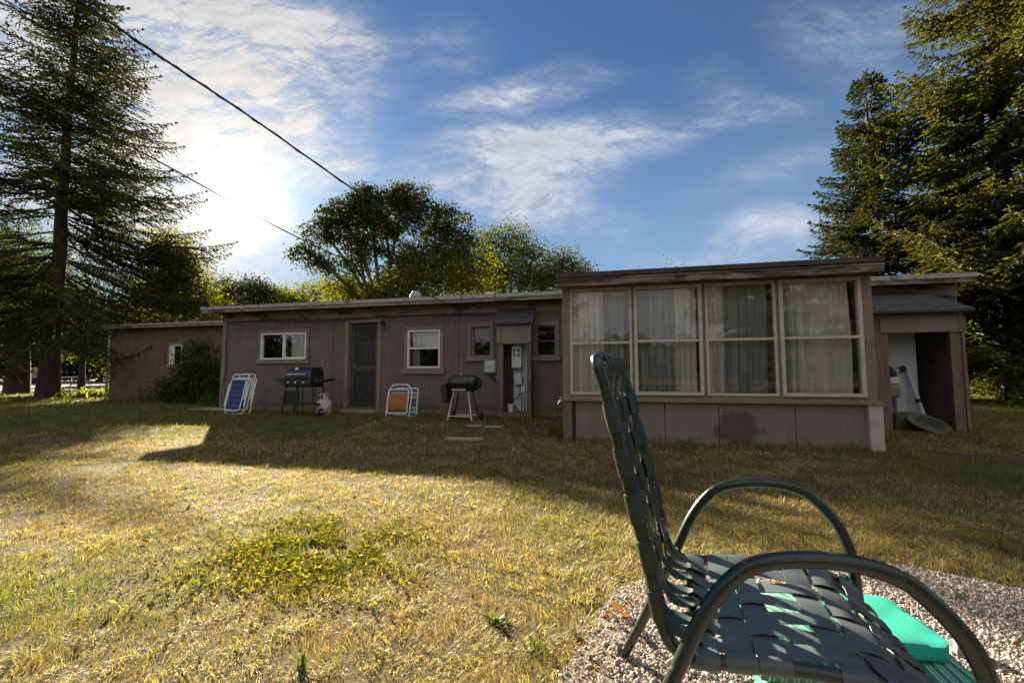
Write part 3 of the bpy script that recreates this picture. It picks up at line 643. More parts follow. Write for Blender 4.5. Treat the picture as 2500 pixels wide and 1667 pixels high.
w = MB().frame(u0, u1, z0, z1, .035, WD - .02, WD + .06); w.box(u0 + .035, u0 + .16, WD + .02, WD + .05, z0 + .035, z1 - .035); w = w.build('narrow_window', M['white'], house); pane(u0 + .16, u1 - .035, z0 + .035, z1 - .035, WD + .03, w)
b = MB(); b.box(u0 + .15, u1 - .02, WD + .07, WD + .08, z0 + .03, z1 - .02); b.build('dark_room_sheet', M['interior'], w)  # dark sheet standing in for the shade of the room behind the pane
b = MB(); b.tube([(wu0 - .04, WD - .05, 0), (wu0 - .04, WD - .05, 2.4)], .04, 8); b.build('downpipe', M['pipe'], house)
b = MB(); b.tube([(-.05, .35, 2.38), (-.05, .35, .1)], .02, 8); b.box(-.09, -.02, .3, .38, 1.55, 1.8); b.build('side_conduit', M['white'], house)

# porch -------------------------------------------------------
sill_z = WL(1750, 974, PD)[1]; top_zL = WL(1400, 702, PD - .02)[1]; top_zR = WL(2110, 672, PD)[1]; top_z = 2.04
bays = [(1393, 1545), (1550, 1718), (1726, 1901), (1908, 2112)]
bz0 = WL(1750, 966, PD)[1]; 
print('porch', PU0, PU1, 'sill', sill_z, 'tops', top_zL, top_zR, 'fascia', [WL(*q, PD - .2)[1] for q in ((1366, 671), (1366, 702), (2149, 632), (2149, 655))], 'main eave', [WL(*q, -.38)[1] for q in ((500, 752), (1366, 712), (2370, 672))], 'uend', U_END)
pz1 = (top_zL + top_zR) / 2
porch_holes = [(WU(a, PD), WU(c, PD), bz0, pz1 - .02) for a, c in bays]
pw = wallgrid('porch_wall', PU0, PU1, sill_z - .02, pz1 + .14, PD, PD + .09, porch_holes, M['trim'])
for a_ in (PU0, PU1 - .09): b = MB(); b.box(a_, a_ + .09, PD + .091, -.34, Z0, pz1 + .10); b.build('porch_side_wall', M['wall'], house)
b = MB(); b.box(PU0 + .091, PU1 - .091, PD + .095, -.04, .35, .40); b.build('porch_floor', M['interior'], house)
b = MB(); b.box(PU0 - .02, PU1 + .02, PD - .045, PD - .001, sill_z - .045, sill_z); b.build('porch_sill', M['trim'], house, bevel=.004)
# stained skirt panels
def skirt_mat():
    m = mat('stained_skirt', (.215, .185, .165), .88, .12, 2, .3, 50, second=((.15, .13, .115), 2.2, .58, .14), streak=((.16, .135, .12), (8, 8, .8), .5))
    t = NT(m.node_tree); p = m.node_tree.nodes['Principled BSDF']; src = p.inputs['Base Color'].links[0].from_socket
    tcn = t.n('ShaderNodeTexCoord'); mp_ = t.n('ShaderNodeMapping'); u_s, z_s = WL(1800, 1050, PD); mp_.inputs['Location'].default_value = (-u_s / .34, 0, -(z_s) / .30); mp_.inputs['Scale'].default_value = (1 / .34, 0, 1 / .30)
    t.l(tcn.outputs['Object'], mp_.inputs[0]); ln = t.n('ShaderNodeVectorMath', operation='LENGTH'); t.l(mp_.outputs[0], ln.inputs[0])
    nz = t.noise(tcn.outputs['Object'], 7, 8, .7); v = t.math('ADD', ln.outputs['Value'], t.math('MULTIPLY', nz, 1.5)); mk = t.ramp(t.math('MULTIPLY', v, .5), [(.66, 1.0), (.80, 0.0)])
    sp = t.n('ShaderNodeSeparateXYZ'); t.l(tcn.outputs['Object'], sp.inputs[0])
    low = t.math('ADD', t.math('MULTIPLY', sp.outputs[2], 2.2), t.math('MULTIPLY', nz, 1.1)); mk2 = t.ramp(low, [(.52, 1.0), (.72, 0.0)])
    c = t.mix(t.math('MULTIPLY', mk, .85), src, (.075, .066, .058)); c = t.mix(t.math('MULTIPLY', mk2, .8), c, (.06, .06, .035)); t.l(c, p.inputs['Base Color']); return m
M['skirt'] = skirt_mat()
cuts = [PU0 + .16] + [WU(q, PD) for q in (1621, 1752, 1939)] + [WU(2122, PD)]
for a, c in zip(cuts[:-1], cuts[1:]):
    b = MB(); b.box(a + .004, c - .004, PD + .02, PD + .045, Z0, sill_z - .046); b.build('skirt_panel', M['skirt'], house, bevel=.002)
b = MB(); b.box(PU0 + .001, PU0 + .12, PD - .015, PD + .09, Z0, sill_z - .046); b.build('corner_post', M['rawwood'], house, bevel=.004)
b = MB(); b.box(PU0 + .12, PU1 - .09, PD + .05, PD + .09, Z0, sill_z - .021); b.build('skirt_backing', M['darkwood'], house)
pa = R4(2123, 2158, 988, 1101, PD - .02); b = MB(); b.box(pa[0], pa[1], PD - .03, PD + .045, Z0, sill_z - .05); b.build('corner_panel', M['offwhite'], house, bevel=.003); 
b = MB(); b.box(pa[0] - .02, pa[1] + .01, PD - .05, PD + .05, sill_z - .049, sill_z - .046 + .012); b.build('corner_flashing', M['drip'], house)
# porch roof
fz0 = (WL(1366, 702, PD - .2)[1] + WL(2149, 655, PD - .2)[1]) / 2; fz1 = (WL(1366, 671, PD - .2)[1] + WL(2149, 632, PD - .2)[1]) / 2
rl, rr_ = WU(1364, PD - .2, 690), WU(2149, PD - .2, 645)
zi = RZ + .10
zi = min(zi, fz1 + .14)
b = MB(); b.add([(rl, PD - .2, fz0 + .03), (rr_, PD - .2, fz0 + .03), (rr_, -.393, zi - .1), (rl, -.393, zi - .1), (rl, PD - .2, fz1), (rr_, PD - .2, fz1), (rr_, -.393, zi), (rl, -.393, zi)],
      [(0, 3, 2, 1), (4, 5, 6, 7), (0, 1, 5, 4), (2, 3, 7, 6), (0, 4, 7, 3), (1, 2, 6, 5)]); pr = b.build('porch_roof', M['tar'], house)
b = MB(); b.box(rl - .02, rr_ + .02, PD - .235, PD - .203, fz0 - .02, fz1 - .055); b.box(rl - .02, rr_ + .02, PD - .25, PD - .236, fz0 + .055, fz1 - .06); b.build('fascia', M['fascia'], pr, bevel=.003)
b = MB(); b.box(rl - .02, rr_ + .02, PD - .262, PD - .20, fz1 - .05, fz1 + .012); b.build('roof_edging', M['tar'], pr, bevel=.004)
b = MB(); b.box(rl, rr_, PD - .20, PD + .0, fz0 - .005, fz0 + .025); b.build('soffit', M['fascia'], pr)
# porch windows
cur = [[(.0, .55, 'curtain', .075), (.55, 1.0, 'sheer', .11)], [(.0, .62, 'sheer', .10), (.62, .93, 'curtain', .07)], [(.02, .27, 'curtain', .06), (.27, .92, 'sheer', .12)], [(.03, .20, 'sheer', .1), (.18, .90, 'curtain', .085)]]
for k, (rect, cs) in enumerate(zip(porch_holes, cur)):
    u0, u1, z0, z1 = rect; fw = .032 if k in (0, 2) else .042; yy = -.012 if k in (0, 2) else -.03
    zm = WL((bays[k][0] + bays[k][1]) / 2, (837, 832, 828, 824)[k], PD)[1]
    w = MB().frame(u0, u1, z0, z1, fw, PD + yy, PD + .05); w.box(u0 + fw, u1 - fw, PD + yy + .004, PD + .045, zm - .016, zm + .016)
    w = w.build('porch_window', M['offwhite'], house, bevel=.003)
    pane(u0 + fw, u1 - fw, zm + .016, z1 - fw, PD + .022, w); pane(u0 + fw, u1 - fw, z0 + fw, zm - .016, PD + .012, w)
    for q, (a, c, mm, fo) in enumerate(cs):
        curtain(u0 + (u1 - u0) * a, u0 + (u1 - u0) * c, z0 - .03, z1 + .03, PD + .105 + .03 * (q % 2), w, M[mm], fo * 1.3, .044, seed=20 + k * 5 + q)

# tool closet at the right end
TD = -1.10
tu0, tu1 = WU(2140, TD), WU(2364, TD); to = R4(2174, 2327, 811, 1050, TD); th = R4(2155, 2350, 762, 811, TD)
b = MB(); b.box(tu0 - .12, to[0], TD, TD + .04, Z0, th[3]); b.box(to[1], tu1 - .06, TD, TD + .04, Z0, th[3]); b.box(to[0], to[1], TD, TD + .04, th[2], th[3] + .0)
b.box(tu0 - .12, tu0 - .08, TD + .041, -.001, Z0, th[3]); b.box(tu1 - .10, tu1 - .06, TD + .041, -.001, Z0, th[3])
tcl = b.build('tool_closet', M['rawwood'], house, bevel=.004)
b = MB(); b.box(to[0] - .10, to[1] + .12, TD - .025, TD - .001, th[2], th[3] - .08); b.build('header_board', M['trim'], tcl)
b = MB(); b.box(tu0 - .12, tu1 - .05, TD - .03, TD - .001, th[3] - .078, th[3] + .02); b.build('eave_board', M['wall'], tcl)
b = MB(); b.box(tu1 - .09, tu1 + .0, TD - .03, TD - .0015, th[2], th[3] - .08); b.box(tu1 - .055, tu1 - .015, TD - .02, TD + .02, Z0, th[2] - .001); b.build('corner_board', M['rawwood'], tcl)
BP_ = TD + .42
b = MB(); b.box(to[0] - .15, to[0] + (to[1] - to[0]) * .72, BP_, BP_ + .03, .16, th[3] - .02); b.build('back_panel', M['lightpanel'], tcl)
b = MB(); b.box(to[0] + (to[1] - to[0]) * .681, tu1 - .101, -.03, -.004, Z0, th[3]); b.build('back_board', M['darkwood'], tcl)
zt = WL(2200, 705, -.38)[1]; zb = WL(2260, 755, TD - .15)[1]; b = MB(); zt = min(zt, RZ - .05)
b.add([(tu0 - .16, -.02, zt), (tu1 + .02, -.02, zt), (tu1 + .05, TD - .16, zb), (tu0 - .16, TD - .16, zb), (tu0 - .16, -.02, zt - .04), (tu1 + .02, -.02, zt - .04), (tu1 + .05, TD - .16, zb - .04), (tu0 - .16, TD - .16, zb - .04)], [(0, 3, 2, 1), (4, 5, 6, 7), (3, 7, 6, 2), (0, 1, 5, 4), (0, 4, 7, 3), (1, 2, 6, 5)])
for k in range(1, 8):
    q = k / 8; yy = -.02 + (TD - .14) * q; zk = zt + (zb - zt) * q; b.box(tu0 - .15, tu1 + .03, yy - .01, yy + .012, zk - .012, zk + .010)
b.build('closet_roof', M['shingle'], tcl)
print('closet', tu0, tu1, to, th, zt, zb)

# ------------------------------------------------------------------ things on and by the wall
def onwall(name, u, v, z, label, cat, group=None):
    o = empty(name, H2W(u, v, z), -HA); return tag(o, label, cat, group)
# wall lantern
u_, z_ = WL(937, 790)
o = onwall('wall_lantern', u_, 0, z_, 'small black wall lantern right of the screen door', 'lamp')
b = MB(); b.box(-.03, .03, -.02, -.002, -.06, .06); b.tube(rounded([(0, -.02, .02), (0, -.12, .06), (0, -.12, -.0)], .03), .01, 8); b.build('bracket', M['blackmatt'], o)
T = Matrix.Translation((0, -.12, -.08)); b = MB(); b.lathe([(0, .10), (.03, .09), (.065, .05), (.06, .045)], 14, T); b.build('lamp_cap', M['blackmatt'], o)
b = MB(); b.lathe([(.05, .045), (.05, -.03), (.03, -.07), (0, -.075)], 14, T); b.build('glass_shade', M['glass'], o, smooth=True)
# telephone junction box
q = R4(1182, 1212, 878, 912, -.05); o = onwall('utility_box', (q[0] + q[1]) / 2, 0, (q[2] + q[3]) / 2, 'rounded grey telephone box on the wall left of the service closet', 'utility box')
wd, ht = (q[1] - q[0]) / 2, (q[3] - q[2]) / 2
b = MB(); b.box(-wd, wd, -.045, -.004, -ht, ht); b.build('backplate', M['box'], o, bevel=.02); b = MB(); b.box(-wd * .88, wd * .88, -.10, -.046, -ht * .88, ht * .88); cov = b.build('cover', M['box'], o, bevel=.022)
b = MB()
for k in range(-3, 4):
    a = k * .017; l_ = .05 - abs(k) * .008; b.box(-.004, .004, -.004, .0, -l_, l_, Matrix.Translation((a, -.1015, 0)) @ Matrix.Rotation(math.radians(35), 4, 'Y'))
b.build('embossed_mark', M['meter'], cov)
b = MB(); b.tube(spline([(.0, -.03, -ht), (.03, -.04, -ht - .10), (.12, -.03, -ht - .17), (.19, -.02, -ht - .18)]), .012, 8); b.tube(spline([(.05, -.03, -ht), (.06, -.03, -ht - .09), (.12, -.02, -ht - .16)]), .008, 6); b.build('cable', M['cable'], o)
# electric meter, disconnect, small box, wires, bucket (inside the closet)
q = R4(1252, 1275, 844, 898, -.06); o = onwall('electric_meter', (q[0] + q[1]) / 2, -.032, q[2], 'tall white electric meter cabinet in the service closet', 'electric meter'); wd, ht = (q[1] - q[0]) / 2, q[3] - q[2]
b = MB(); b.frame(-wd, wd, 0, ht, .03, -.12, -.0); b.box(-wd + .03, wd - .03, -.115, 0, .03, ht * .5); b.box(-wd + .03, wd - .03, -.115, 0, ht * .84, ht - .03); b.box(-wd + .03, wd - .03, -.03, -.0, ht * .5, ht * .84); b.build('cabinet', M['meter'], o, bevel=.004)
b = MB(); b.lathe([(0, .06), (.055, .055), (.065, 0)], 18, Matrix.Translation((0, -.05, ht * .67)) @ Matrix.Rotation(math.radians(90), 4, 'X')); b.build('meter_dial', M['box'], o, smooth=True)
q = R4(1258, 1274, 912, 939, -.06); o = onwall('disconnect_box', (q[0] + q[1]) / 2, -.032, q[2], 'pale grey switch box hanging below the electric meter', 'switch box'); wd, ht = (q[1] - q[0]) / 2, q[3] - q[2]
b = MB(); b.box(-wd, wd, -.07, 0, 0, ht); b.build('box', M['box'], o, bevel=.004); b = MB(); b.box(-wd - .008, wd + .008, -.08, -.071, .01, ht + .01); b.build('lid', M['box'], o, bevel=.003); b = MB(); b.box(wd + .001, wd + .02, -.06, -.03, ht * .3, ht * .6); b.build('lever', M['blackmatt'], o)
q = R4(1272, 1282, 943, 957, -.06); o = onwall('outlet_box', (q[0] + q[1]) / 2, -.032, q[2], 'smallest white outlet box on the right of the service closet', 'outlet box'); wd, ht = (q[1] - q[0]) / 2, q[3] - q[2]
b = MB(); b.box(-wd, wd, -.05, 0, 0, ht); b.build('box', M['white'], o, bevel=.004); b = MB(); b.box(-wd * .6, wd * .6, -.058, -.051, ht * .2, ht * .8); b.build('cover', M['box'], o)
# wires in closet
u_, z_ = WL(1266, 898, -.08); u2, z2 = WL(1274, 1000, -.05)
o = onwall('closet_wiring', u_, -.05, 0, 'tangle of black and grey wires below the meter in the closet', 'wiring')
zs_ = WL(1266, 940)[1]
b = MB(); b.tube(spline([(.03, -.02, zs_), (.02, -.03, zs_ - .18), (-.08, -.03, zs_ - .29), (-.22, -.03, zs_ - .24), (-.26, -.02, zs_ - .2)]), .011, 8); b.tube(spline([(-.24, -.03, zs_ - .22), (-.10, -.03, zs_ - .40), (.02, -.03, zs_ - .55), (.08, -.03, zs_ - .65)]), .011, 8)
b.tube(spline([(-.26, -.03, zs_ + .26), (-.16, -.04, zs_ + .14), (.0, -.03, zs_ - .03)]), .006, 6); b.tube(spline([(-.12, -.02, zs_ + .85), (-.17, -.04, zs_ + .5), (-.08, -.04, zs_ + .33), (-.03, -.03, zs_ + .30)]), .009, 6); b.build('black_cable', M['cable'], o)
b = MB(); b.tube([(.055, -.01, zs_), (.055, -.01, .1)], .010, 8); b.tube([(.12, -.01, zs_ - .2), (.12, -.01, .1)], .010, 8); b.tube([(.04, -.01, zs_ + .24), (.04, -.01, zs_ + .36)], .016, 8); b.build('grey_conduit', M['pipe'], o)
u_, z_ = WL(1247, 1022, -.14); o = onwall('bucket', u_, -.14, .09, 'white plastic bucket on the floor of the service closet', 'bucket')
b = MB(); b.lathe([(0, 0), (.055, 0), (.068, .15), (.072, .15), (.072, .165), (.064, .165), (.052, .01), (0, .01)], 18); b.build('pail', M['white'], o, smooth=False); b = MB(); b.tube(spline([(-.07, 0, .16), (-.05, -.05, .09), (.05, -.05, .09), (.07, 0, .16)]), .003, 6); b.build('handle', M['pipe'], o)
# downspout stub + faucet by the porch corner
u_, z_ = WL(1368, 976, PD); o = tag(empty('garden_tap', H2W(u_ + .03, PD - .02, z_), -HA), 'small brass garden tap at the left corner of the porch', 'tap')
b = MB(); b.tube(rounded([(.02, .03, 0), (-.03, -.04, 0), (-.05, -.06, -.05)], .02), .013, 8); b.build('spout', M['chrome'], o); b = MB(); b.lathe([(.0, .02), (.028, .018), (.028, .008), (0, .006)], 12, Matrix.Translation((-.02, -.03, .02))); b.build('tap_wheel', M['chrome'], o)

# gas meter and pipes and basin in the tool closet
u_, z_ = WL(2190, 958, -.6); o = onwall('gas_meter', to[0] + .10, TD + .24, .62, 'grey gas meter on its pipe at the left of the tool closet', 'gas meter')
b = MB(); b.box(-.10, .12, -.09, .09, -.12, .12); mb = b.build('meter_body', M['stone'], o, bevel=.04)
b = MB(); b.box(-.075, .085, -.105, -.06, .10, .20); b.build('index_plate', M['meter'], mb, bevel=.01)
b = MB(); b.tube(rounded([(.05, 0, .12), (.05, 0, .34), (-.10, 0, .36)], .04), .024, 8); b.lathe([(0, 0), (.055, .0), (.055, .10), (.02, .14)], 14, Matrix.Translation((.05, -.0, .18))); b.tube([(-.06, 0, -.12), (-.06, 0, -.62)], .02, 8); b.build('gas_pipe', M['blackmatt'], o)
o = onwall('drain_pipe', to[0] + (to[1] - to[0]) * .52, BP_ - .05, 0, 'pale bent drain pipe standing against the blue panel', 'pipe')
b = MB(); b.tube(rounded([(-.16, 0, .05), (-.16, 0, .92), (-.0, 0, .98), (.0, -.01, .92), (.16, -.12, .06)], .06), .030, 10); b.build('white_pipe', M['lightpanel'], o)
for a_, c_ in (((-.12, 0, .93), (-.03, 0, .97)), ((-.16, 0, .5), (-.16, 0, .56)), ((.085, -.06, .48), (.095, -.07, .42)), ((-.16, -.0, .2), (-.16, .0, .24))):
    b = MB(); b.tube([a_, c_], .04, 10); b.build('coupling', M['blackmatt'], o)
o = onwall('basin', to[0] + (to[1] - to[0]) * .60, TD + .02, .13, 'weathered grey oval basin lying tilted at the foot of the pipe', 'basin')
TB = Matrix.Rotation(math.radians(35), 4, 'X') @ Matrix.Rotation(math.radians(12), 4, 'Y') @ Matrix.Diagonal((1.25, .9, 1, 1))
b = MB(); b.lathe([(.0, -.09), (.12, -.09), (.165, .0), (.235, .0), (.235, -.02), (.17, -.03), (.12, -.115), (0, -.115)], 26, TB); b.build('bowl', M['oldstone'], o, smooth=False)
o = onwall('rubble_block', to[0] + .28, TD + .30, 0, 'mossy grey block at the foot of the gas meter', 'block')
b = MB(); b.box(-.16, .18, -.12, .12, 0, .27); ob = b.build('block', M['oldstone'], o, bevel=.03)

# gas grill --------------------------------------------------
o = tag(empty('gas_grill', H2W(*W2H(G(741, 1014).x, G(741, 1014).y)), -HA), 'black gas grill with two side shelves left of the screen door', 'grill')
b = MB()
b.add([(-.31, -.22, .80), (.31, -.22, .80), (.31, .22, .80), (-.31, .22, .80), (-.30, -.20, .93), (.30, -.20, .93), (.30, .22, .93), (-.30, .22, .93), (-.26, -.06, 1.02), (.26, -.06, 1.02), (.26, .20, 1.02), (-.26, .20, 1.02)],
      [(0, 3, 2, 1), (0, 1, 5, 4), (1, 2, 6, 5), (2, 3, 7, 6), (3, 0, 4, 7), (4, 5, 9, 8), (5, 6, 10, 9), (6, 7, 11, 10), (7, 4, 8, 11), (8, 9, 10, 11)])
lid = b.build('lid', M['blackmetal'], o, bevel=.012)
b = MB(); b.tube([(-.22, -.26, .865), (.22, -.26, .865)], .011, 10); b.box(-.23, -.21, -.26, -.20, .855, .875); b.box(.21, .23, -.26, -.20, .855, .875); b.build('lid_handle', M['chrome'], lid)
b = MB(); b.lathe([(0, .01), (.035, .008), (.04, 0)], 16, Matrix.Translation((-.10, -.135, .98)) @ Matrix.Rotation(math.radians(57), 4, 'X')); b.build('thermometer', M['chrome'], lid)
b = MB(); b.add([(-.30, -.18, .60), (.30, -.18, .60), (.30, .18, .60), (-.30, .18, .60), (-.35, -.21, .795), (.35, -.21, .795), (.35, .21, .795), (-.35, .21, .795)], [(0, 3, 2, 1), (4, 5, 6, 7), (0, 1, 5, 4), (1, 2, 6, 5), (2, 3, 7, 6), (3, 0, 4, 7)]); b.build('firebox', M['blackmatt'], o, bevel=.008)
b = MB(); b.box(-.34, .34, -.26, -.222, .64, .75); cp = b.build('control_panel', M['blackmatt'], o, bevel=.006)
for kx in (-.18, .0, .18):
    b = MB(); b.lathe([(0, .025), (.022, .022), (.026, 0)], 12, Matrix.Translation((kx, -.261, .695)) @ Matrix.Rotation(math.radians(90), 4, 'X')); b.build('knob', M['chrome'], cp)
for s in (-1, 1):
    b = MB(); b.add([(s * .36, -.19, .755), (s * .64, -.17, .775), (s * .64, .17, .775), (s * .36, .19, .755), (s * .36, -.19, .69), (s * .64, -.17, .748), (s * .64, .17, .748), (s * .36, .19, .69)], [(0, 1, 2, 3), (7, 6, 5, 4), (0, 4, 5, 1), (1, 5, 6, 2), (2, 6, 7, 3), (3, 7, 4, 0)]); b.build('side_shelf', M['blackmatt'], o, bevel=.006)
    for yy in (-.17, .17):
        b = MB(); b.tube([(s * .31, yy, .64), (s * .40, yy * 1.1, .0 if s < 0 else .05)], .017, 8); b.build('leg', M['blackmatt'], o)
b = MB(); b.box(-.36, .02, -.17, -.155, .27, .52); b.build('front_panel', M['blackmatt'], o, bevel=.004)
b = MB(); b.box(-.37, .37, -.18, .18, .235, .265); b.tube([(-.02, -.17, .6), (-.02, -.17, .0)], .012, 8); b.tube([(.10, -.17, .6), (.10, -.17, .0)], .012, 8); b.build('bottom_shelf', M['blackmatt'], o)
b = MB(); b.lathe([(.05, -.02), (.08, -.02), (.08, .02), (.05, .02)], 18, Matrix.Translation((.42, 0, .08)) @ Matrix.Rotation(math.radians(90), 4, 'Y')); b.build('wheel', M['blackmatt'], o)
# propane tank
o = tag(empty('propane_tank', G(790, 1013), -HA), 'rust stained white propane tank beside the gas grill', 'gas tank')
b = MB(); b.lathe([(0, .02), (.10, .02), (.145, .05), (.155, .10), (.155, .24), (.14, .29), (.09, .335), (.03, .35), (0, .35)], 26); b.build('tank_body', M['tank'], o, smooth=True)
b = MB(); b.lathe([(.11, 0), (.115, .045), (.105, .045)], 24); b.build('foot_ring', M['tank'], o)
b = MB()
for k in range(20):
    a0_ = k / 20 * 6.283; a1_ = (k + 1) / 20 * 6.283
    if 14 <= k <= 15: z0h, z1h = .44, .47
    else: z0h, z1h = .335, .47
    P = lambda a, rr, z: (rr * math.cos(a), rr * math.sin(a), z)
    b.quad(P(a0_, .085, z0h), P(a1_, .085, z0h), P(a1_, .08, z1h), P(a0_, .08, z1h))
ob = b.build('collar', M['tank'], o); ob.modifiers.new('s', 'SOLIDIFY').thickness = .008
b = MB(); b.tube([(0, 0, .35), (0, 0, .41)], .02, 10); b.tube([(0, 0, .40), (-.10, -.03, .40)], .015, 8); b.build('valve', M['chrome'], o)
b = MB(); b.lathe([(.01, 0), (.035, .02), (.035, .06), (.01, .08)], 10, Matrix.Translation((-.16, -.06, .42)) @ Matrix.Rotation(math.radians(80), 4, 'Y')); b.build('regulator', M['chrome'], o)
b = MB(); b.tube(spline([(-.15, -.05, .42), (-.24, .0, .40), (-.30, .10, .55), (-.32, .15, .68)]), .009, 8); b.build('gas_hose', M['cable'], o)
# charcoal grill
gp = G(1134, 1026); o = tag(empty('charcoal_grill', gp, -HA), 'shiny black rounded charcoal grill on thin metal legs', 'grill')
def superbox(b, a, c, prof):            # rounded-rectangle lofted profile [(scale, z)]
    n = 28; vs = []
    for s, z in prof:
        for k in range(n):
            t = 2 * math.pi * k / n; ct, st = math.cos(t), math.sin(t); e = .42
            vs.append((a * s * math.copysign(abs(ct) ** e, ct), c * s * math.copysign(abs(st) ** e, st), z))
    m = len(prof); fs = [(i * n + k, i * n + (k + 1) % n, (i + 1) * n + (k + 1) % n, (i + 1) * n + k) for i in range(m - 1) for k in range(n)]
    fs += [tuple(range(n - 1, -1, -1)), tuple((m - 1) * n + k for k in range(n))]; b.add(vs, fs)
b = MB(); superbox(b, .30, .22, [(1.0, .70), (.99, .74), (.95, .785), (.86, .82), (.70, .84), (.4, .85)]); lid = b.build('lid', M['blackmetal'], o, smooth=True)
b = MB(); b.tube([(-.05, -.06, .85), (-.05, -.06, .875)], .012, 8); b.lathe([(0, .0), (.022, 0), (.022, .02), (0, .022)], 12, Matrix.Translation((-.05, -.06, .872))); b.build('lid_knob', M['chrome'], lid)
b = MB(); superbox(b, .30, .22, [(.45, .545), (.75, .555), (.90, .59), (.98, .64), (1.0, .692)]); b.build('bowl', M['blackmetal'], o, smooth=True)
b = MB(); superbox(b, .325, .24, [(1.0, .688), (1.0, .698)]); b.build('rim', M['blackmetal'], o)
b = MB(); b.box(-.17, .10, -.235, -.222, .565, .595); b.build('front_vent', M['chrome'], o)
for sx, sy in ((-1, -1), (1, -1), (-1, 1), (1, 1)):
    b = MB(); b.tube([(sx * .14 - .03, sy * .12, .56), (sx * .24 - .03, sy * .19, .0 if sy < 0 else .06)], .012, 8); b.build('leg', M['whitetube'] if sy < 0 else M['blackmatt'], o)
b = MB(); b.tube([(-.27, -.185, .09), (.20, -.185, .09)], .008, 8); b.tube([(-.27, .185, .09), (.20, .185, .09)], .008, 8); b.build('stretcher', M['whitetube'], o)
for sx in (-.30, .27):
    b = MB(); b.lathe([(.045, -.018), (.085, -.018), (.085, .018), (.045, .018), (.045, -.018)], 20, Matrix.Translation((sx, .19, .085)) @ Matrix.Rotation(math.radians(90), 4, 'Y')); b.build('wheel', M['blackmatt'], o)
b = MB(); b.add([(-.42, -.20, .66), (-.30, -.20, .70), (-.30, .18, .70), (-.42, .18, .66), (-.37, -.20, .33), (-.28, -.20, .32), (-.28, .18, .32), (-.37, .18, .33)], [(0, 1, 2, 3), (7, 6, 5, 4), (0, 4, 5, 1), (1, 5, 6, 2), (2, 6, 7, 3), (3, 7, 4, 0)]); b.build('folded_shelf', M['blackmatt'], o, bevel=.015)

# folded beach chairs ------------------------------------------
def ring(w, h, r_, z0=0.0, y=0.0, xo=0.0, top=None):
    tw_ = top or w; return rounded([(xo - w, y, z0), (xo + w, y, z0), (xo + tw_, y, z0 + h), (xo - tw_, y, z0 + h)], r_, True)
def canvas(b, x0, x1, z0, z1, y, sag=.012, slits=0):
    n = 14
    for i in range(n):
        a = z0 + (z1 - z0) * i / n; c = z0 + (z1 - z0) * (i + 1) / n; s = lambda z: y - sag * math.sin((z - z0) / (z1 - z0) * math.pi)
        b.quad((x0, s(a), a), (x1, s(a), a), (x1, s(c), c), (x0, s(c), c))
def leaning(name, p, lean, label, cat, group=None, rz=0.0):
    o = empty(name, p, 0); o.rotation_euler = Matrix.Rotation(-HA + rz, 3, 'Z').to_4x4().to_euler(); o.rotation_mode = 'XYZ'
    o.rotation_euler = (Matrix.Rotation(-HA + rz, 3, 'Z') @ Matrix.Rotation(-lean, 3, 'X')).to_euler(); return tag(o, label, cat, group)
def beach_blue(p, lean, label, rz=0.0):
    o = leaning('folding_chair', p, lean, label, 'folding chair', 'folded beach chairs leaning on the wall', rz)
    b = MB(); b.tube(ring(.24, .80, .07, .0), .0125, 10, False); b.build('leg_frame', M['whitetube'], o, smooth=True)
    b = MB(); b.tube(ring(.215, .58, .06, .30, -.035, .0), .0125, 10, False); b.build('seat_frame', M['whitetube'], o, smooth=True)
    b = MB(); b.tube(ring(.20, .70, .06, .06, -.06, -.01), .0125, 10, False); b.build('back_frame', M['whitetube'], o, smooth=True)
    b = MB(); canvas(b, -.205, .19, .10, .74, -.058, -.01); ob = b.build('canvas', M['blue'], o); ob.modifiers.new('s', 'SOLIDIFY').thickness = .003
    for sx in (-.265, .262):
        b = MB(); b.box(sx - .016, sx + .016, -.05, -.02, .16, .66); b.build('armrest', M['whitetube'], o, bevel=.01)
    return o
pb = G(570, 1010)
beach_blue(pb, math.radians(14), 'front white framed beach chair with blue striped canvas, folded')
beach_blue(pb + HV * .10 + HU * .09, math.radians(12), 'rear blue canvas beach chair folded behind another, arms showing at its right', .0)
po = G(971, 1017)
o = leaning('folding_chair', po, math.radians(10), 'white framed folding chair with orange mesh, under the double hung window', 'folding chair', 'folded beach chairs leaning on the wall')
b = MB(); b.tube(rounded([(-.27, 0, -.0), (-.27, 0, .52), (-.18, -.01, .66), (.18, -.01, .66), (.27, 0, .52), (.25, 0, -.0)], .06), .013, 10); b.build('leg_frame', M['whitetube'], o, smooth=True)
b = MB(); b.tube(rounded([(-.235, -.04, .06), (-.235, -.04, .55), (.215, -.04, .55), (.215, -.04, .06)], .05, True), .0125, 10, False); b.build('back_frame', M['whitetube'], o, smooth=True)
b = MB(); canvas(b, -.225, .205, .14, .47, -.045, .012); ob = b.build('mesh_panel', M['orange'], o); ob.modifiers.new('s', 'SOLIDIFY').thickness = .004
o = leaning('folding_chair', po + HV * .10 + HU * .10, math.radians(8), 'blue, green and white striped folded chair behind the orange one', 'folding chair', 'folded beach chairs leaning on the wall')
b = MB(); b.tube(ring(.26, .56, .05, .02), .012, 10, False); b.build('leg_frame', M['whitetube'], o, smooth=True)
b = MB(); canvas(b, -.31, .245, .03, .57, -.02, .008); ob = b.build('canvas', M['multi'], o); ob.modifiers.new('s', 'SOLIDIFY').thickness = .004

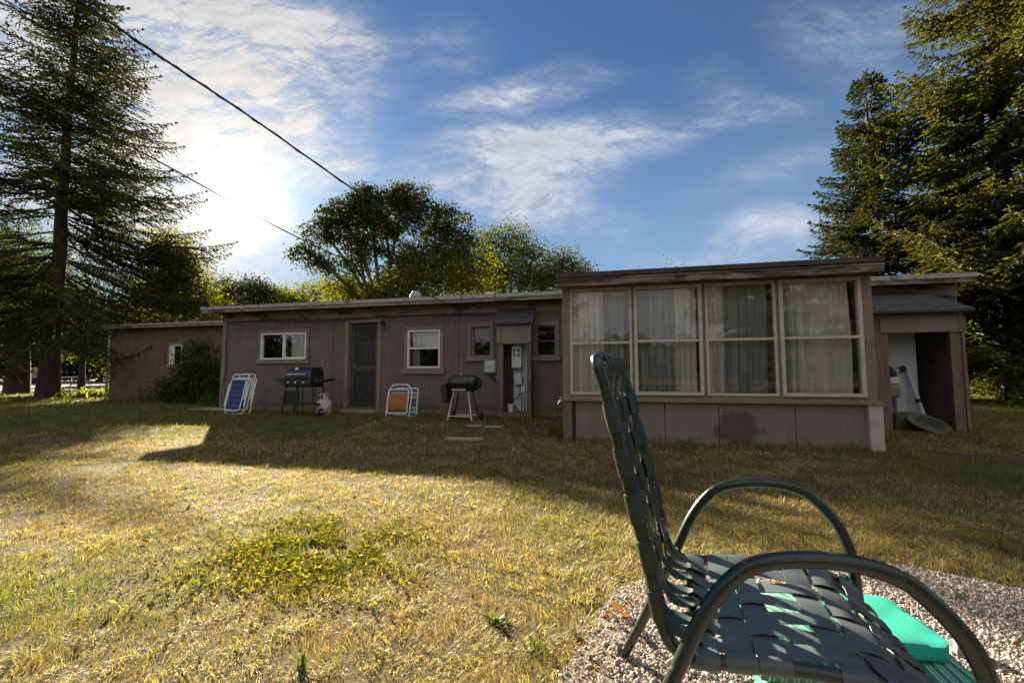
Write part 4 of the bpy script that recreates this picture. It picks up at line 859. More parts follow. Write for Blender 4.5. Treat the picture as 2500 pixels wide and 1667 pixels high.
# pavers, slab ---------------------------------------------------
for px, py, wx, lab in ((1157, 1041, .13, 'small grey paver in the grass before the charcoal grill'), (1205, 1043, .15, 'grey paver in the grass before the service closet'), (1132, 1073, .24, 'long pale paver strip lying in the shaded lawn')):
    p = G(px, py); b = MB(); b.box(-wx, wx, -.09, .09, -.02, .022); ob = b.build('paver', M['concrete'], bevel=.008); ob.location = p; ob.rotation_euler = (0, 0, -HA + .1); tag(ob, lab, 'paver')
b = MB(); b.box(-.55, .9, -.42, -.02, -.03, .035); ob = b.build('concrete_slab', M['concrete'], bevel=.01); ob.location = HO; ob.rotation_euler = (0, 0, -HA); tag(ob, 'thin concrete slab under the blue folding chairs at the house corner', 'slab')
# fallen twig
p = G(2330, 1295); b = MB(); b.tube([(0, 0, .02), (.06, -.02, .025), (.12, -.06, .02), (.19, -.07, .015)], [.004, .004, .003, .002], 6); b.tube([(.07, -.03, .024), (.10, -.0, .03)], .002, 5); ob = b.build('fallen_twig', M['bark2']); ob.location = p; tag(ob, 'thin fallen twig in the shaded grass behind the chair', 'twig')

# ------------------------------------------------------------------ overhead wires
def wire(name, pts, r_, label):
    b = MB(); P = spline(pts, 14); b.tube(P, r_, 6)
    if r_ > .011:
        Q = []
        for i, p in enumerate(P): a = i * 1.3; Q.append(p + Vector((math.cos(a) * r_ * 1.1, 0, math.sin(a) * r_ * 1.1)))
        b.tube(Q, r_ * .6, 5)
    o = b.build(name, M['cable'], smooth=True); tag(o, label, 'cable', 'overhead wires')
mt = mast_top - Vector((0, 0, .03))
wire('overhead_cable', [mt, AT(1060, 580, 8.4), AT(900, 487, 7.2), AT(620, 292, 5.6), AT(400, 145, 4.7), AT(205, 10, 4.1), AT(60, -110, 3.7), AT(-500, -620, 2.8), Vector((-9, -3, 6.2))], .0125, 'thick twisted power cable running from the roof mast to the upper left')
wire('overhead_cable', [H2W(WU(1085, -.40, 738), -.40, WL(1085, 738, -.40)[1]), AT(738, 585, 8.2), AT(366, 383, 6.4), AT(0, 197, 5.2), AT(-500, -20, 4.3), Vector((-12, -2, 5.2))], .0105, 'thin lower wire running from the eave across the left spruce')
o = empty('eave_wire', HO, -HA); b = MB()
for k, (z_, dz) in enumerate(((2.175, .02), (2.15, .035))):
    pts = [(u, -.045, z_ + dz * math.sin(u * 1.3 + k)) for u in np.linspace(.3, WU(1212), 26)]; b.tube(pts, .006, 6)
b.build('wire', M['cable'], o); tag(o, 'slack black wires stapled along the wall under the eave', 'wire')
o = empty('corner_wire', HO, -HA); b = MB(); b.tube(spline([(.35, -.04, 2.17), (.17, -.04, 2.1), (.12, -.04, 1.6), (.17, -.04, 1.1), (.06, -.04, .5), (.09, -.04, .05)]), .007, 6); b.build('wire', M['cable'], o); tag(o, 'black wire hanging down the left corner of the wall', 'wire')

# ------------------------------------------------------------------ the strap chair
W_SEAT = .467
CH = empty('strap_chair', (.308, .861, 0), 0); tag(CH, 'dark green metal lawn chair with woven vinyl straps on the gravel', 'chair')
Fv = Vector((.942, -.334, 0)).normalized(); Lv = Vector((-Fv.y, Fv.x, 0))
CH.rotation_euler = (0, 0, math.atan2(Fv.y, Fv.x))       # local x = forward, local y = lateral (near 0 -> far W)
TR = .0125
back = [(-.139, .862), (-.130, .827), (-.115, .764), (-.096, .678), (-.076, .591), (-.060, .53), (-.047, .469), (-.039, .424), (-.029, .385), (-.014, .357), (.012, .342), (.04, .340), (.10, .347), (.17, .354), (.25, .356), (.33, .350), (.385, .330), (.415, .295)]
def side(y): return [Vector((f_, y, z_)) for f_, z_ in back]
sp0 = spline(side(0.0), 4); sp1 = spline(side(W_SEAT), 4)
toploop = rounded([sp1[0] + Vector((.008, 0, -.03)), Vector((-.148, W_SEAT, .885)), Vector((-.148, 0, .885)), sp0[0] + Vector((.008, 0, -.03))], .055, n=8)
frontc = rounded([sp0[-1], Vector((.425, 0, .27)), Vector((.425, W_SEAT, .27)), sp1[-1]], .04, n=6)
b = MB(); b.tube(sp0, TR, 14); b.tube(sp1, TR, 14); b.tube(toploop, TR, 14); b.tube(frontc, TR, 14); b.build('seat_and_back_frame', M['greenframe'], CH, smooth=True)
arm_n = [(-.17, -.03), (-.10, .13), (-.013, .327), (.028, .420), (.051, .462), (.075, .496), (.105, .525), (.141, .542), (.19, .552), (.237, .555), (.282, .551), (.324, .537), (.353, .513), (.38, .483), (.398, .455), (.412, .418), (.424, .364), (.440, .20), (.455, .0)]
def arm(y, ysp): return spline([Vector((f_, y + ysp * max(0, .35 - z_) * .10, max(z_, .0))) for f_, z_ in ([(-.165, .0)] + arm_n[1:])], 6)
for y, s in ((-.045, -1), (W_SEAT + .045, 1)):
    b = MB(); b.tube(arm(y, s), .0135, 16); b.lathe([(0, .0), (.017, .0), (.016, .03), (.0, .03)], 12, Matrix.Translation((-.165, y + s * .035, 0))); b.build('armrest_leg_loop', M['greenframe'], CH, smooth=True)
    b = MB(); b.tube([(.0, y, .352), (.0, y - s * .045, .352)], .009, 8); b.build('joint_bolt', M['greenframe'], CH)
    b = MB(); b.tube([(.405, y, .33), (.40, y - s * .04, .315)], .009, 8); b.build('joint_bolt', M['greenframe'], CH)
b = MB(); b.tube([(.030, -.004, .335), (.030, W_SEAT + .004, .335)], .0125, 14); b.tube([(.0, -.04, .352), (.02, .0, .345)], .01, 8); b.build('rear_crossbar', M['greenframe'], CH, smooth=True)
# woven straps
def ribbon(b, pts, nrm, side_, w_, th=.0018):
    m = len(pts); vs = []
    for p, n_ in zip(pts, nrm):
        for k, (a, c) in enumerate(((-.5, 0), (-.25, .0007), (0, .001), (.25, .0007), (.5, 0), (.5, -1), (0, -.85), (-.5, -1))):
            off = c * th if c < 0 else c
            vs.append(p + side_ * (a * w_) + n_ * (off))
    n = 8; fs = [(i * n + k, i * n + (k + 1) % n, (i + 1) * n + (k + 1) % n, (i + 1) * n + k) for i in range(m - 1) for k in range(n)]
    fs += [tuple(range(n - 1, -1, -1)), tuple((m - 1) * n + k for k in range(n))]; b.add(vs, fs)
def curve_at(s):                         # seat/back profile by arc length measured from rear seat corner forward
    return s
prof = spline([Vector((f_, 0, z_)) for f_, z_ in back], 8)
arc = [0.0]
for i in range(1, len(prof)): arc.append(arc[-1] + (prof[i] - prof[i - 1]).length)
def P_at(s):
    s = max(0, min(arc[-1], s)); i = max(1, int(np.searchsorted(arc, s))); i = min(i, len(arc) - 1)
    t = (s - arc[i - 1]) / max(1e-9, arc[i] - arc[i - 1]); p = prof[i - 1].lerp(prof[i], t); tg = (prof[min(i + 1, len(prof) - 1)] - prof[max(i - 2, 0)]).normalized()
    nn = Vector((tg.z, 0, -tg.x)); nn = -nn if nn.z < 0 or (abs(nn.z) < .6 and nn.x < 0) else nn
    return p, nn, tg
def s_of(fx): 
    for i in range(len(prof)):
        if prof[i].x > .0 and prof[i].x >= fx: return arc[i]
    return arc[-1]
s_seat0 = s_of(.03); s_end = arc[-1]
AMP = .0045
LC = [.062, .130, .196, .264, .332, .402]
LI = [-1] + list(range(6)) + [6]; LX = [-.01] + LC + [.475]
def lph(y): return float(np.interp(y, LX, LI))
def lateral(sc, w_, par, m, name, sag):
    p, nn, tg = P_at(sc); pts = []; nr = []
    R_ = TR + .0022
    if nn.x > .6 or nn.z > .3: pass
    for a in np.linspace(-200, -90, 6)[:-1] if 0 else []: pass
    def wrap(y0, s):                      # wrap round the side tube from the underside to the face
        out = []
        for k in range(9):
            a = math.radians(-60 - 30 * 0 + (k / 8) * 240)   # from inside-under, round the outside, to on top
            out.append((y0 - s * 0 + (-s) * -1 * 0, a))
        return out
    for k in range(10):
        a = math.radians(300 - k * 23.3)   # 300 (under, inner) -> 90 (top), passing the outer side at 180
        pts.append(p + Vector((0, math.cos(a) * R_, 0)) + nn * (math.sin(a) * R_)); nr.append(Vector((0, math.cos(a), 0)) + nn * math.sin(a))
    n = 44
    for k in range(1, n):
        t = k / n; y = W_SEAT * t; wv = AMP * math.cos(math.pi * lph(y)) * par
        edge = min(1, min(t, 1 - t) * 9)
        pts.append(p + Vector((0, y, 0)) + nn * (R_ * (1 - edge * .75) - sag * 4 * t * (1 - t) + wv * edge)); nr.append(nn)
    for k in range(10):
        a = math.radians(90 - k * 23.3)
        pts.append(p + Vector((0, W_SEAT + math.cos(a) * R_, 0)) + nn * (math.sin(a) * R_)); nr.append(Vector((0, math.cos(a), 0)) + nn * math.sin(a))
    b = MB(); ribbon(b, pts, nr, tg, w_); return b.build(name, m, CH, smooth=True)
def longit(yc, s0, s1, w_, par, m, name, sagf, cen, wraptop=False, wrapfront=False):
    cx2 = [cen[0] - .07] + list(cen) + [cen[-1] + .07]; ci2 = list(range(-1, len(cen) + 1))
    pts = []; nr = []; R_ = TR + .0022
    if wraptop:
        c = Vector((-.148, yc, .885)); _, nn, tg = P_at(.0)
        for k in range(9):
            a = math.radians(-70 - k * 28 + 0); d = nn * math.cos(a + math.pi) * -1
            ang = math.radians(180 + 60 - k * 30); dirv = nn * math.cos(ang) + (-tg) * -math.sin(ang) * -1
            pts.append(c + dirv * R_); nr.append(dirv)
    n = 90
    for k in range(n + 1):
        t = k / n; s = s0 + (s1 - s0) * t; p, nn, tg = P_at(s); l = yc / W_SEAT
        wv = -AMP * math.cos(math.pi * float(np.interp(s, cx2, ci2))) * par
        e = min(1, min(t, 1 - t) * 12)
        pts.append(p + Vector((0, yc, 0)) + nn * (R_ * (1 - e * .75) - sagf * 4 * l * (1 - l) * e + wv * e)); nr.append(nn)
    if wrapfront:
        c = Vector((.425, yc, .27)); 
        for k in range(8):
            a = math.radians(60 - k * 30); dirv = Vector((math.cos(a), 0, math.sin(a))); pts.append(c + dirv * R_); nr.append(dirv)
    b = MB(); ribbon(b, pts, nr, Vector((0, 1, 0)), w_); return b.build(name, m, CH, smooth=True)
SW = .050
seat_c = [s_of(f_) for f_ in (.036, .094, .150, .262, .326, .385)]
for k, sc_ in enumerate(seat_c): lateral(sc_, SW, 1 if k % 2 == 0 else -1, M['strap'], 'seat_strap', .011)
for j, yc in enumerate(LC): longit(yc, s_seat0, s_end, SW - .002, 1 if j % 2 == 0 else -1, M['strap'], 'seat_strap', .011, seat_c, wrapfront=True)
back_c = [.098 + .088 * k for k in range(5)]
for k, sc_ in enumerate(back_c): lateral(sc_, .056, 1 if k % 2 == 0 else -1, M['backstrap'], 'back_strap', .012)
for j, yc in enumerate(LC): longit(yc, .0, s_seat0, SW - .002, 1 if j % 2 == 0 else -1, M['backstrap'], 'back_strap', .012, back_c, wraptop=True)

# ------------------------------------------------------------------ folded cushion under the chair
def slab(cx, cy, sx, sy, z0, th, rot, name, m, parent, puff=.012, seed=0, skew=0.0):
    rr = np.random.default_rng(seed); nx, ny = 40, 24; vs = []; b = MB()
    def pt(i, j, top):
        u = i / nx * 2 - 1; v = j / ny * 2 - 1; e = .22
        uu, vv = u, v
        rx = sx * .5; ry = sy * .5; rc = .10 if name == 'top_layer' else .05
        x = u * rx; y = v * ry
        qx = max(0, abs(x) - (rx - rc)); qy = max(0, abs(y) - (ry - rc)); d = math.hypot(qx, qy)
        if d > rc: x -= math.copysign((qx - qx / d * rc), x) if qx else 0; y -= math.copysign((qy - qy / d * rc), y) if qy else 0
        edge = min(rx - abs(u * rx), ry - abs(v * ry)); h = th * .5 * (1 - max(0, 1 - edge / .022) ** 2 * .75) + puff * (1 - u * u) * (1 - v * v)
        wv = .0025 * math.sin(u * 9 + seed) * math.sin(v * 7 + seed * 2)
        return Vector((x, y, z0 + th * .5 + (h if top else -h * .9) + (wv if top else 0)))
    for top in (1, 0):
        base = len(b.v); vs = [pt(i, j, top) for j in range(ny + 1) for i in range(nx + 1)]
        fs = [(j * (nx + 1) + i, j * (nx + 1) + i + 1, (j + 1) * (nx + 1) + i + 1, (j + 1) * (nx + 1) + i) for j in range(ny) for i in range(nx)]
        if not top: fs = [f[::-1] for f in fs]
        b.add(vs, fs)
    n1_ = (nx + 1) * (ny + 1); loop = [i for i in range(nx)] + [j * (nx + 1) + nx for j in range(ny)] + [ny * (nx + 1) + i for i in range(nx, 0, -1)] + [j * (nx + 1) for j in range(ny, 0, -1)]
    b.f += [(n1_ + loop[k], n1_ + loop[(k + 1) % len(loop)], loop[(k + 1) % len(loop)], loop[k]) for k in range(len(loop))]
    o = b.build(name, m, parent, smooth=True); o.location = (cx, cy, 0); o.rotation_euler = (0, 0, rot); return o
cu = empty('folded_cushion', (.90, 1.385, 0), math.radians(-6)); tag(cu, 'turquoise folded lounger cushion with green stripes on the gravel', 'cushion')
slab(.05, -.055, .55, .36, .005, .050, -.05, 'lower_layer', M['tstripe'], cu, .006, 1)
slab(.035, -.045, .54, .35, .056, .048, -.10, 'middle_layer', M['tstripe'], cu, .006, 2)
slab(.02, .0, .53, .31, .105, .045, .0, 'top_layer', M['turq'], cu, .006, 3)
slab(-.10, -.03, .36, .26, .152, .014, .35, 'striped_flap', M['tstripe'], cu, .010, 4)
# rock / grey lump and dead leaves
b = MB(); p = G(2352, 1600)
ob = MB(); rs_ = random.Random(4); T = Matrix.Translation(p + Vector((0, 0, .02)))
vs = []; 
for i in range(7):
    a = i / 6 * math.pi
    for k in range(10):
        t_ = k / 10 * 6.283; rr = .03 * math.sin(a) * rs_.uniform(.7, 1.15); vs.append(T @ Vector((rr * math.cos(t_) * 1.4, rr * math.sin(t_), .028 * math.cos(a))))
ob.add(vs, [(i * 10 + k, i * 10 + (k + 1) % 10, (i + 1) * 10 + (k + 1) % 10, (i + 1) * 10 + k) for i in range(6) for k in range(10)]); ob = ob.build('broken_rock', M['stone']); tag(ob, 'pale broken rock on the gravel right of the cushion', 'rock')
def oakleaf(p, s, rz, tilt, label):
    out = [(0, 0), (.10, .06), (.22, .05), (.26, .20), (.36, .22), (.42, .09), (.52, .10), (.58, .28), (.70, .30), (.72, .12), (.84, .14), (.92, .10), (1.0, 0)]
    pts = out + [(x, -y) for x, y in out[-2:0:-1]]; b = MB(); n = len(pts)
    vs = [Vector(((x - .5) * s, y * s, s * (.35 * (abs(y) ** 1.0) + .16 * math.sin(x * 5)))) for x, y in pts] + [Vector(((x - .5) * s, 0, s * .16 * math.sin(x * 5))) for x in (.15, .3, .45, .6, .75, .9)]
    # fan from midrib points
    fs = []
    for k in range(n):
        x = (pts[k][0] + pts[(k + 1) % n][0]) / 2; m_ = min(range(6), key=lambda q: abs((.15, .3, .45, .6, .75, .9)[q] - x)); fs.append((k, (k + 1) % n, n + m_))
    b.add(vs, fs); b.tube([(-.72 * s, 0, .02 * s), (-.5 * s, 0, 0)], .0012, 5)
    o = b.build('dead_leaf', M['deadleaf']); o.location = p; o.rotation_euler = (tilt, .2, rz); return tag(o, label, 'leaf')
oakleaf(G(1522, 1500, .035), .15, 2.3, .8, 'curled orange oak leaf leaning up left of the chair leg')
oakleaf(G(1552, 1540, .02), .12, -.7, -.5, 'brown oak leaf lying flat behind the chair leg')

# ------------------------------------------------------------------ trees
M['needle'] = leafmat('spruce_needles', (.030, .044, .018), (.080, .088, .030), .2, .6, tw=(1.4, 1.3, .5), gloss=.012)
M['needle_sunlit'] = leafmat('sun_tinted_spruce_needles', (.040, .060, .018), (.165, .170, .045), .28, .6, tw=(1.4, 1.3, .5), gloss=.015)  # sunlight on the right-hand spruces is put into this paler, golden needle colour
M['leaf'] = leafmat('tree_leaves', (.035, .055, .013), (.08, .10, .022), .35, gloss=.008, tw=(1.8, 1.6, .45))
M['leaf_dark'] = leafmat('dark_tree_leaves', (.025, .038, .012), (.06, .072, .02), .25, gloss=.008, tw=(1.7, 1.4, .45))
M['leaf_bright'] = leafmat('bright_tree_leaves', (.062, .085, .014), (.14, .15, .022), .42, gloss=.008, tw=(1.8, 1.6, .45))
def brush_mesh(name, B, D, Ln, Wd, mat_, parent):
    n = len(B); D = D / np.linalg.norm(D, axis=1, keepdims=True); up = rng.normal(0, 1, (n, 3)); A = np.cross(D, up); A /= np.linalg.norm(A, axis=1, keepdims=True) + 1e-9; C_ = np.cross(D, A)
    V = np.zeros((n, 6, 3)); V[:, 0] = B; V[:, 1] = B + D * Ln[:, None]; mid = B + D * (Ln * .45)[:, None]
    V[:, 2] = mid + A * Wd[:, None]; V[:, 3] = mid - A * Wd[:, None]; V[:, 4] = mid + C_ * Wd[:, None]; V[:, 5] = mid - C_ * Wd[:, None]
    L = (np.array([0, 2, 1, 3, 0, 4, 1, 5])[None] + (np.arange(n) * 6)[:, None]).reshape(-1)
    return np_mesh(name, V.reshape(-1, 3), L, np.full(n * 2, 4), mat_, parent)
def spruce(x, y, H, R, z0, label, seed=1, mname='needle', tr=.35, dens=1.0, bl=.24, bw=.035, group='spruce trees', droop=.22, step=.34, expo=.82, nbr=(5, 8)):
    root = empty('spruce_tree', (x, y, 0), 0); tag(root, label, 'spruce tree', group)
    rg = np.random.default_rng(seed); wood = MB(); B = []; D = []; Ls = []; Ws = []
    def br(p, d, l, w_): B.append(p); D.append(d); Ls.append(l); Ws.append(w_)
    z = z0
    while z < H - .25:
        t = (z - z0) / (H - z0); nb = rg.integers(*nbr)
        for k in range(nb):
            az = rg.uniform(0, 6.283); L = R * (1 - t) ** expo * rg.uniform(.68, 1.08) + .22; e0 = math.radians(-8 + 42 * t ** 1.5 + rg.normal(0, 5))
            zz0 = z + rg.uniform(-.07, .07) * step / .4; ca, sa = math.cos(az), math.sin(az); nn = max(4, int(L / (.19 / dens)))
            S = np.linspace(0, 1, nn); rr = L * S; hh = zz0 + L * (math.sin(e0) * S - droop * (1 - t) * np.sin(S * math.pi * .8) + .10 * S ** 3)
            wob = rg.normal(0, .04, nn).cumsum() * .12
            P = np.stack([ca * rr - sa * wob * L, sa * rr + ca * wob * L, hh], -1)
            if L > .8: wood.tube([tuple(P[i]) for i in range(0, nn, max(1, nn // 5))], [max(.007, .022 * L / 3 * (1 - i / nn)) for i in range(0, nn, max(1, nn // 5))], 4, False)
            for i in range(max(1, int(nn * .12)), nn):
                s = S[i]; tw_l = min(.20 * L + .18, (1 - s) * .62 * L + .16)
                for sd in (-1, 1):
                    l = tw_l * rg.uniform(.6, 1.15); a2 = az + sd * math.radians(rg.uniform(38, 68)); dz = rg.uniform(-.38, .05) - .15 * (1 - t)
                    d = np.array([math.cos(a2), math.sin(a2), dz]); d /= np.linalg.norm(d); m = max(1, int(l / (.115 / dens)))
                    for q in range(m):
                        pq = P[i] + d * (l * q / m); pq = pq + np.array([0, 0, -.12 * (q / m) ** 2 * l])
                        dd = d + rg.normal(0, .42, 3) * (1, 1, .55); dd[2] += .06; br(pq, dd, bl * rg.uniform(.7, 1.15), bw * rg.uniform(.7, 1.2))
                dt = np.array([ca, sa, .1]); br(P[i], dt + rg.normal(0, .3, 3), bl, bw)
            for q in range(3): br(P[-1], np.array([ca, sa, .25]) + rg.normal(0, .35, 3), bl * 1.1, bw)
        z += step * rg.uniform(.7, 1.2) * (1 - .45 * t)
    for q in range(30): 
        zt_ = H - .9 + q / 30 * .9; a = rg.uniform(0, 6.28); br(np.array([0, 0, zt_]), np.array([math.cos(a), math.sin(a), 1.2]), bl * 1.1 * (1 if q < 26 else 1.4), bw)
    tk = MB(); nt_ = 10; tk.tube([(rg.normal(0, .02), rg.normal(0, .02), H * i / nt_ - (.1 if i == 0 else 0)) for i in range(nt_ + 1)], [tr * (1.35 if i == 0 else 1) * (1 - i / nt_) ** .9 + .015 for i in range(nt_ + 1)], 14)
    tk.build('trunk', M['bark'], root, smooth=True)
    wood.build('branches', M['bark'], root)
    brush_mesh('crown', np.array(B), np.array(D), np.array(Ls), np.array(Ws), M[mname], root); print('spruce brushes', len(B))
    return root
def copytree(src, loc, rz, sc, label, group=None):
    o = src.copy(); col.objects.link(o); o.location = loc; o.rotation_euler = (0, 0, rz); o.scale = (sc, sc, sc); tag(o, label, src['category'], group or src.get('group'))
    for ch in list(src.children):
        c = ch.copy(); col.objects.link(c); c.parent = o
        for g2 in ch.children: d_ = g2.copy(); col.objects.link(d_); d_.parent = c
    return o
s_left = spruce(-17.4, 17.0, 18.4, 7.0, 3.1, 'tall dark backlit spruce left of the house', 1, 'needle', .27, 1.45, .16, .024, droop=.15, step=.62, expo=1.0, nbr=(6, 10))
s_big = spruce(16.4, 14.6, 22.5, 5.4, 2.2, 'tallest broad spruce at the right edge, sunlit on its left', 2, 'needle_sunlit', .28, 1.8, .16, .028, droop=.24, step=.62, expo=1.12, nbr=(8, 11))
P_ = AT(2112, 180, 17.0)
s_slim = spruce(P_.x, 17.0, P_.z, 3.3, 2.0, 'slim pointed spruce rising behind the porch roof', 3, 'needle', .18, 1.7, .17, .028, droop=.12, step=.46, expo=.95, nbr=(8, 12))
copytree(s_big, (21.0, 21.0, 0), 2.1, .62, 'sunlit spruce between the slim one and the tallest one')
copytree(s_slim, (18.5, 13.2, 0), 1.0, 1.15, 'dark spruce half outside the right edge of the view')
# behind the camera: seen only as reflections in the porch glass
copytree(s_slim, (6.5, -7.5, 0), 2.0, .95, 'spruce mirrored in the second porch window')
copytree(s_slim, (2.6, -12.5, 0), 4.0, 1.0, 'spruce mirrored at the left of the porch glass')
copytree(s_big, (15.0, -8.0, 0), 1.0, .75, 'broad spruce mirrored in the right porch windows')
copytree(s_slim, (-9.0, -14.0, 0), .4, 1.2, 'spruce standing behind the open lawn')

def leaftree(name, x, y, lobes, label, cat, seed=1, mname='leaf', clumps=260, per=42, ls=.10, spread=.42, tr=.22, base=0.0, fork=.35, group=None, hang=.25, bark='bark2'):
    """lobes: (dx, dy, z, rx, ry, rz)"""
    root = empty(name, (x, y, 0), 0); tag(root, label, cat, group); rg = np.random.default_rng(seed)
    vol = np.array([l[3] * l[4] + l[3] * l[5] for l in lobes]); pr_ = vol / vol.sum(); zc = sum(l[2] for l in lobes) / len(lobes); zf = zc * fork
    tk = MB(); top = Vector((lobes[0][0] * .3, lobes[0][1] * .3, zf))
    tk.tube(spline([(0, 0, -.1), (rg.normal(0, .08), 0, zf * .5), top], 4), [tr * (1.3 - .5 * i / 8) for i in range(9)], 12, False)
    for l in lobes:
        c = Vector((l[0], l[1], l[2] - l[5] * .2)); mid = top.lerp(c, .5) + Vector((rg.normal(0, .2), rg.normal(0, .2), .2))
        tk.tube(spline([top, mid, c, c + Vector((rg.normal(0, .3) * l[3], 0, l[5] * .7))], 4), [tr * .38 * (1 - i / 14) + .010 for i in range(13)], 7, False)
    twg = MB(); CP = []
    for k in range(clumps):
        l = lobes[rg.choice(len(lobes), p=pr_)]; d = rg.normal(0, 1, 3); d /= np.linalg.norm(d); rr = rg.uniform(.35, 1.0) ** .55 if rg.random() > .14 else rg.uniform(1.0, 1.28)
        c = np.array([l[0], l[1], l[2]]) + d * rr * np.array(l[3:6]); CP.append(c)
        cc_ = Vector((l[0], l[1], l[2] - l[5] * .25)); s0 = cc_.lerp(Vector(c), .15 if rr > .5 else 0)
        if k % 2 == 0: twg.tube([s0, s0.lerp(Vector(c), .5) + Vector((0, 0, .12)), Vector(c)], [.028, .016, .006], 4, False)
    CP = np.repeat(np.array(CP), per, 0); n = len(CP)
    off = rg.normal(0, 1, (n, 3)) * spread * np.array([1, 1, .62]); rad = np.hypot(off[:, 0], off[:, 1]); off[:, 2] -= hang * rad
    P = CP + off; D = rg.normal(0, 1, (n, 3)); D[:, 2] -= .6; D /= np.linalg.norm(D, axis=1, keepdims=True); A = np.cross(D, rg.normal(0, 1, (n, 3))); A /= np.linalg.norm(A, axis=1, keepdims=True) + 1e-9
    s = ls * rg.uniform(.6, 1.3, n)[:, None]; nrm_ = np.cross(D, A) * s * .18
    V = np.stack([P, P + D * s * .5 + A * s * .30 + nrm_, P + D * s, P + D * s * .5 - A * s * .30 + nrm_], 1).reshape(-1, 3)
    if base: V[:, 2] = np.maximum(V[:, 2], base)
    tk.build('trunk', M[bark], root, smooth=True); twg.build('branches', M[bark], root)
    np_mesh('crown', V, np.arange(n * 4), np.full(n, 4), M[mname], root); return root
def lob(px, py, Y, rxp, rzp, cx, ry=None):   # lobe from photo pixels, relative to tree x
    p = AT(px, py, Y); k = Y / F_PX; return (p.x - cx, (ry or 0), p.z, rxp * k, rxp * k * .9, rzp * k)
Y = 20.0; X = AT(935, 700, Y).x
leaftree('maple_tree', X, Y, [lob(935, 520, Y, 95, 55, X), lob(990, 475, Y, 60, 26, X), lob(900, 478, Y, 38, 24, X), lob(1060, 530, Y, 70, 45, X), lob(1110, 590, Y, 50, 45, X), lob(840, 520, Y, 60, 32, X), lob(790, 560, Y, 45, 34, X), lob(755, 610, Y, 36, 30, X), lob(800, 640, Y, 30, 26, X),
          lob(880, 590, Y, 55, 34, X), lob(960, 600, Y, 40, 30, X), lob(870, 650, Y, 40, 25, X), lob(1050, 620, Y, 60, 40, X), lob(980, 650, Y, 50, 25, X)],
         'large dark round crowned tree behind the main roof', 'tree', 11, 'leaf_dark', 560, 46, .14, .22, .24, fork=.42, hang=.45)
Y = 19.6; X = AT(900, 700, Y).x
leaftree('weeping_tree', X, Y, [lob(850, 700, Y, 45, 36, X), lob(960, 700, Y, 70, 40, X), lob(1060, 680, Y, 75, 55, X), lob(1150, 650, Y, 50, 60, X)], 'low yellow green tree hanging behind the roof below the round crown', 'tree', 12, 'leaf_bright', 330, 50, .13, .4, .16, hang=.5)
Y = 24.0; X = AT(1235, 700, Y).x
leaftree('elm_tree', X, Y, [lob(1235, 600, Y, 75, 48, X), lob(1180, 650, Y, 50, 45, X), lob(1300, 625, Y, 40, 35, X), lob(1225, 670, Y, 90, 40, X)], 'middle height tree with open twiggy crown behind the roof pipes', 'tree', 13, 'leaf', 300, 46, .13, .42, .17)
Y = 24.0; X = AT(1380, 700, Y).x
leaftree('elm_tree', X, Y, [lob(1375, 650, Y, 55, 38, X), lob(1330, 690, Y, 60, 35, X), lob(1420, 680, Y, 35, 35, X)], 'lower tree touching the left end of the porch roof', 'tree', 14, 'leaf', 190, 46, .12, .38, .14)
Y = 30.0; X = AT(585, 720, Y).x
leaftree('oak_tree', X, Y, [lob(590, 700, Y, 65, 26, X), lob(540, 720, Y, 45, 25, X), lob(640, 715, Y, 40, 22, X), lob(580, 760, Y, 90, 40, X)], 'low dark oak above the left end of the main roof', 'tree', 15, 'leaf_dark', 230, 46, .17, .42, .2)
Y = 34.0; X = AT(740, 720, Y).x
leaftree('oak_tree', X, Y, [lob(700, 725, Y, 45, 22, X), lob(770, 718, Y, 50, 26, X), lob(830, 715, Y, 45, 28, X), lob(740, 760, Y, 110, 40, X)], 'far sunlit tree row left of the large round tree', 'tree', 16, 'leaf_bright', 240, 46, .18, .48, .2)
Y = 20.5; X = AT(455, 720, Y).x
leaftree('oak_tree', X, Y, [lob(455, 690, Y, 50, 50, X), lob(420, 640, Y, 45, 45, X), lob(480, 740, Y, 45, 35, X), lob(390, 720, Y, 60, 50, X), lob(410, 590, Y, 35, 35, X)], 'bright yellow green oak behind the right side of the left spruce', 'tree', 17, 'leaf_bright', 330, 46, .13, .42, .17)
Y = 20.5; X = AT(45, 900, Y).x
leaftree('thick_trunk_tree', X, Y, [lob(20, 640, Y, 110, 90, X), lob(-60, 760, Y, 110, 60, X), lob(110, 700, Y, 90, 60, X)], 'thick trunked tree left of the spruce trunk', 'tree', 18, 'leaf', 330, 44, .13, .5, .36, fork=.7, bark='bark')
Y = 22.5; X = AT(202, 900, Y).x
leaftree('small_forked_tree', X, Y, [lob(200, 840, Y, 50, 28, X), lob(160, 800, Y, 45, 30, X), lob(245, 790, Y, 45, 35, X), lob(200, 750, Y, 70, 35, X)], 'small forked tree between the spruce trunk and the house wing', 'tree', 19, 'leaf_bright', 210, 44, .12, .36, .13, fork=.52, bark='bark')
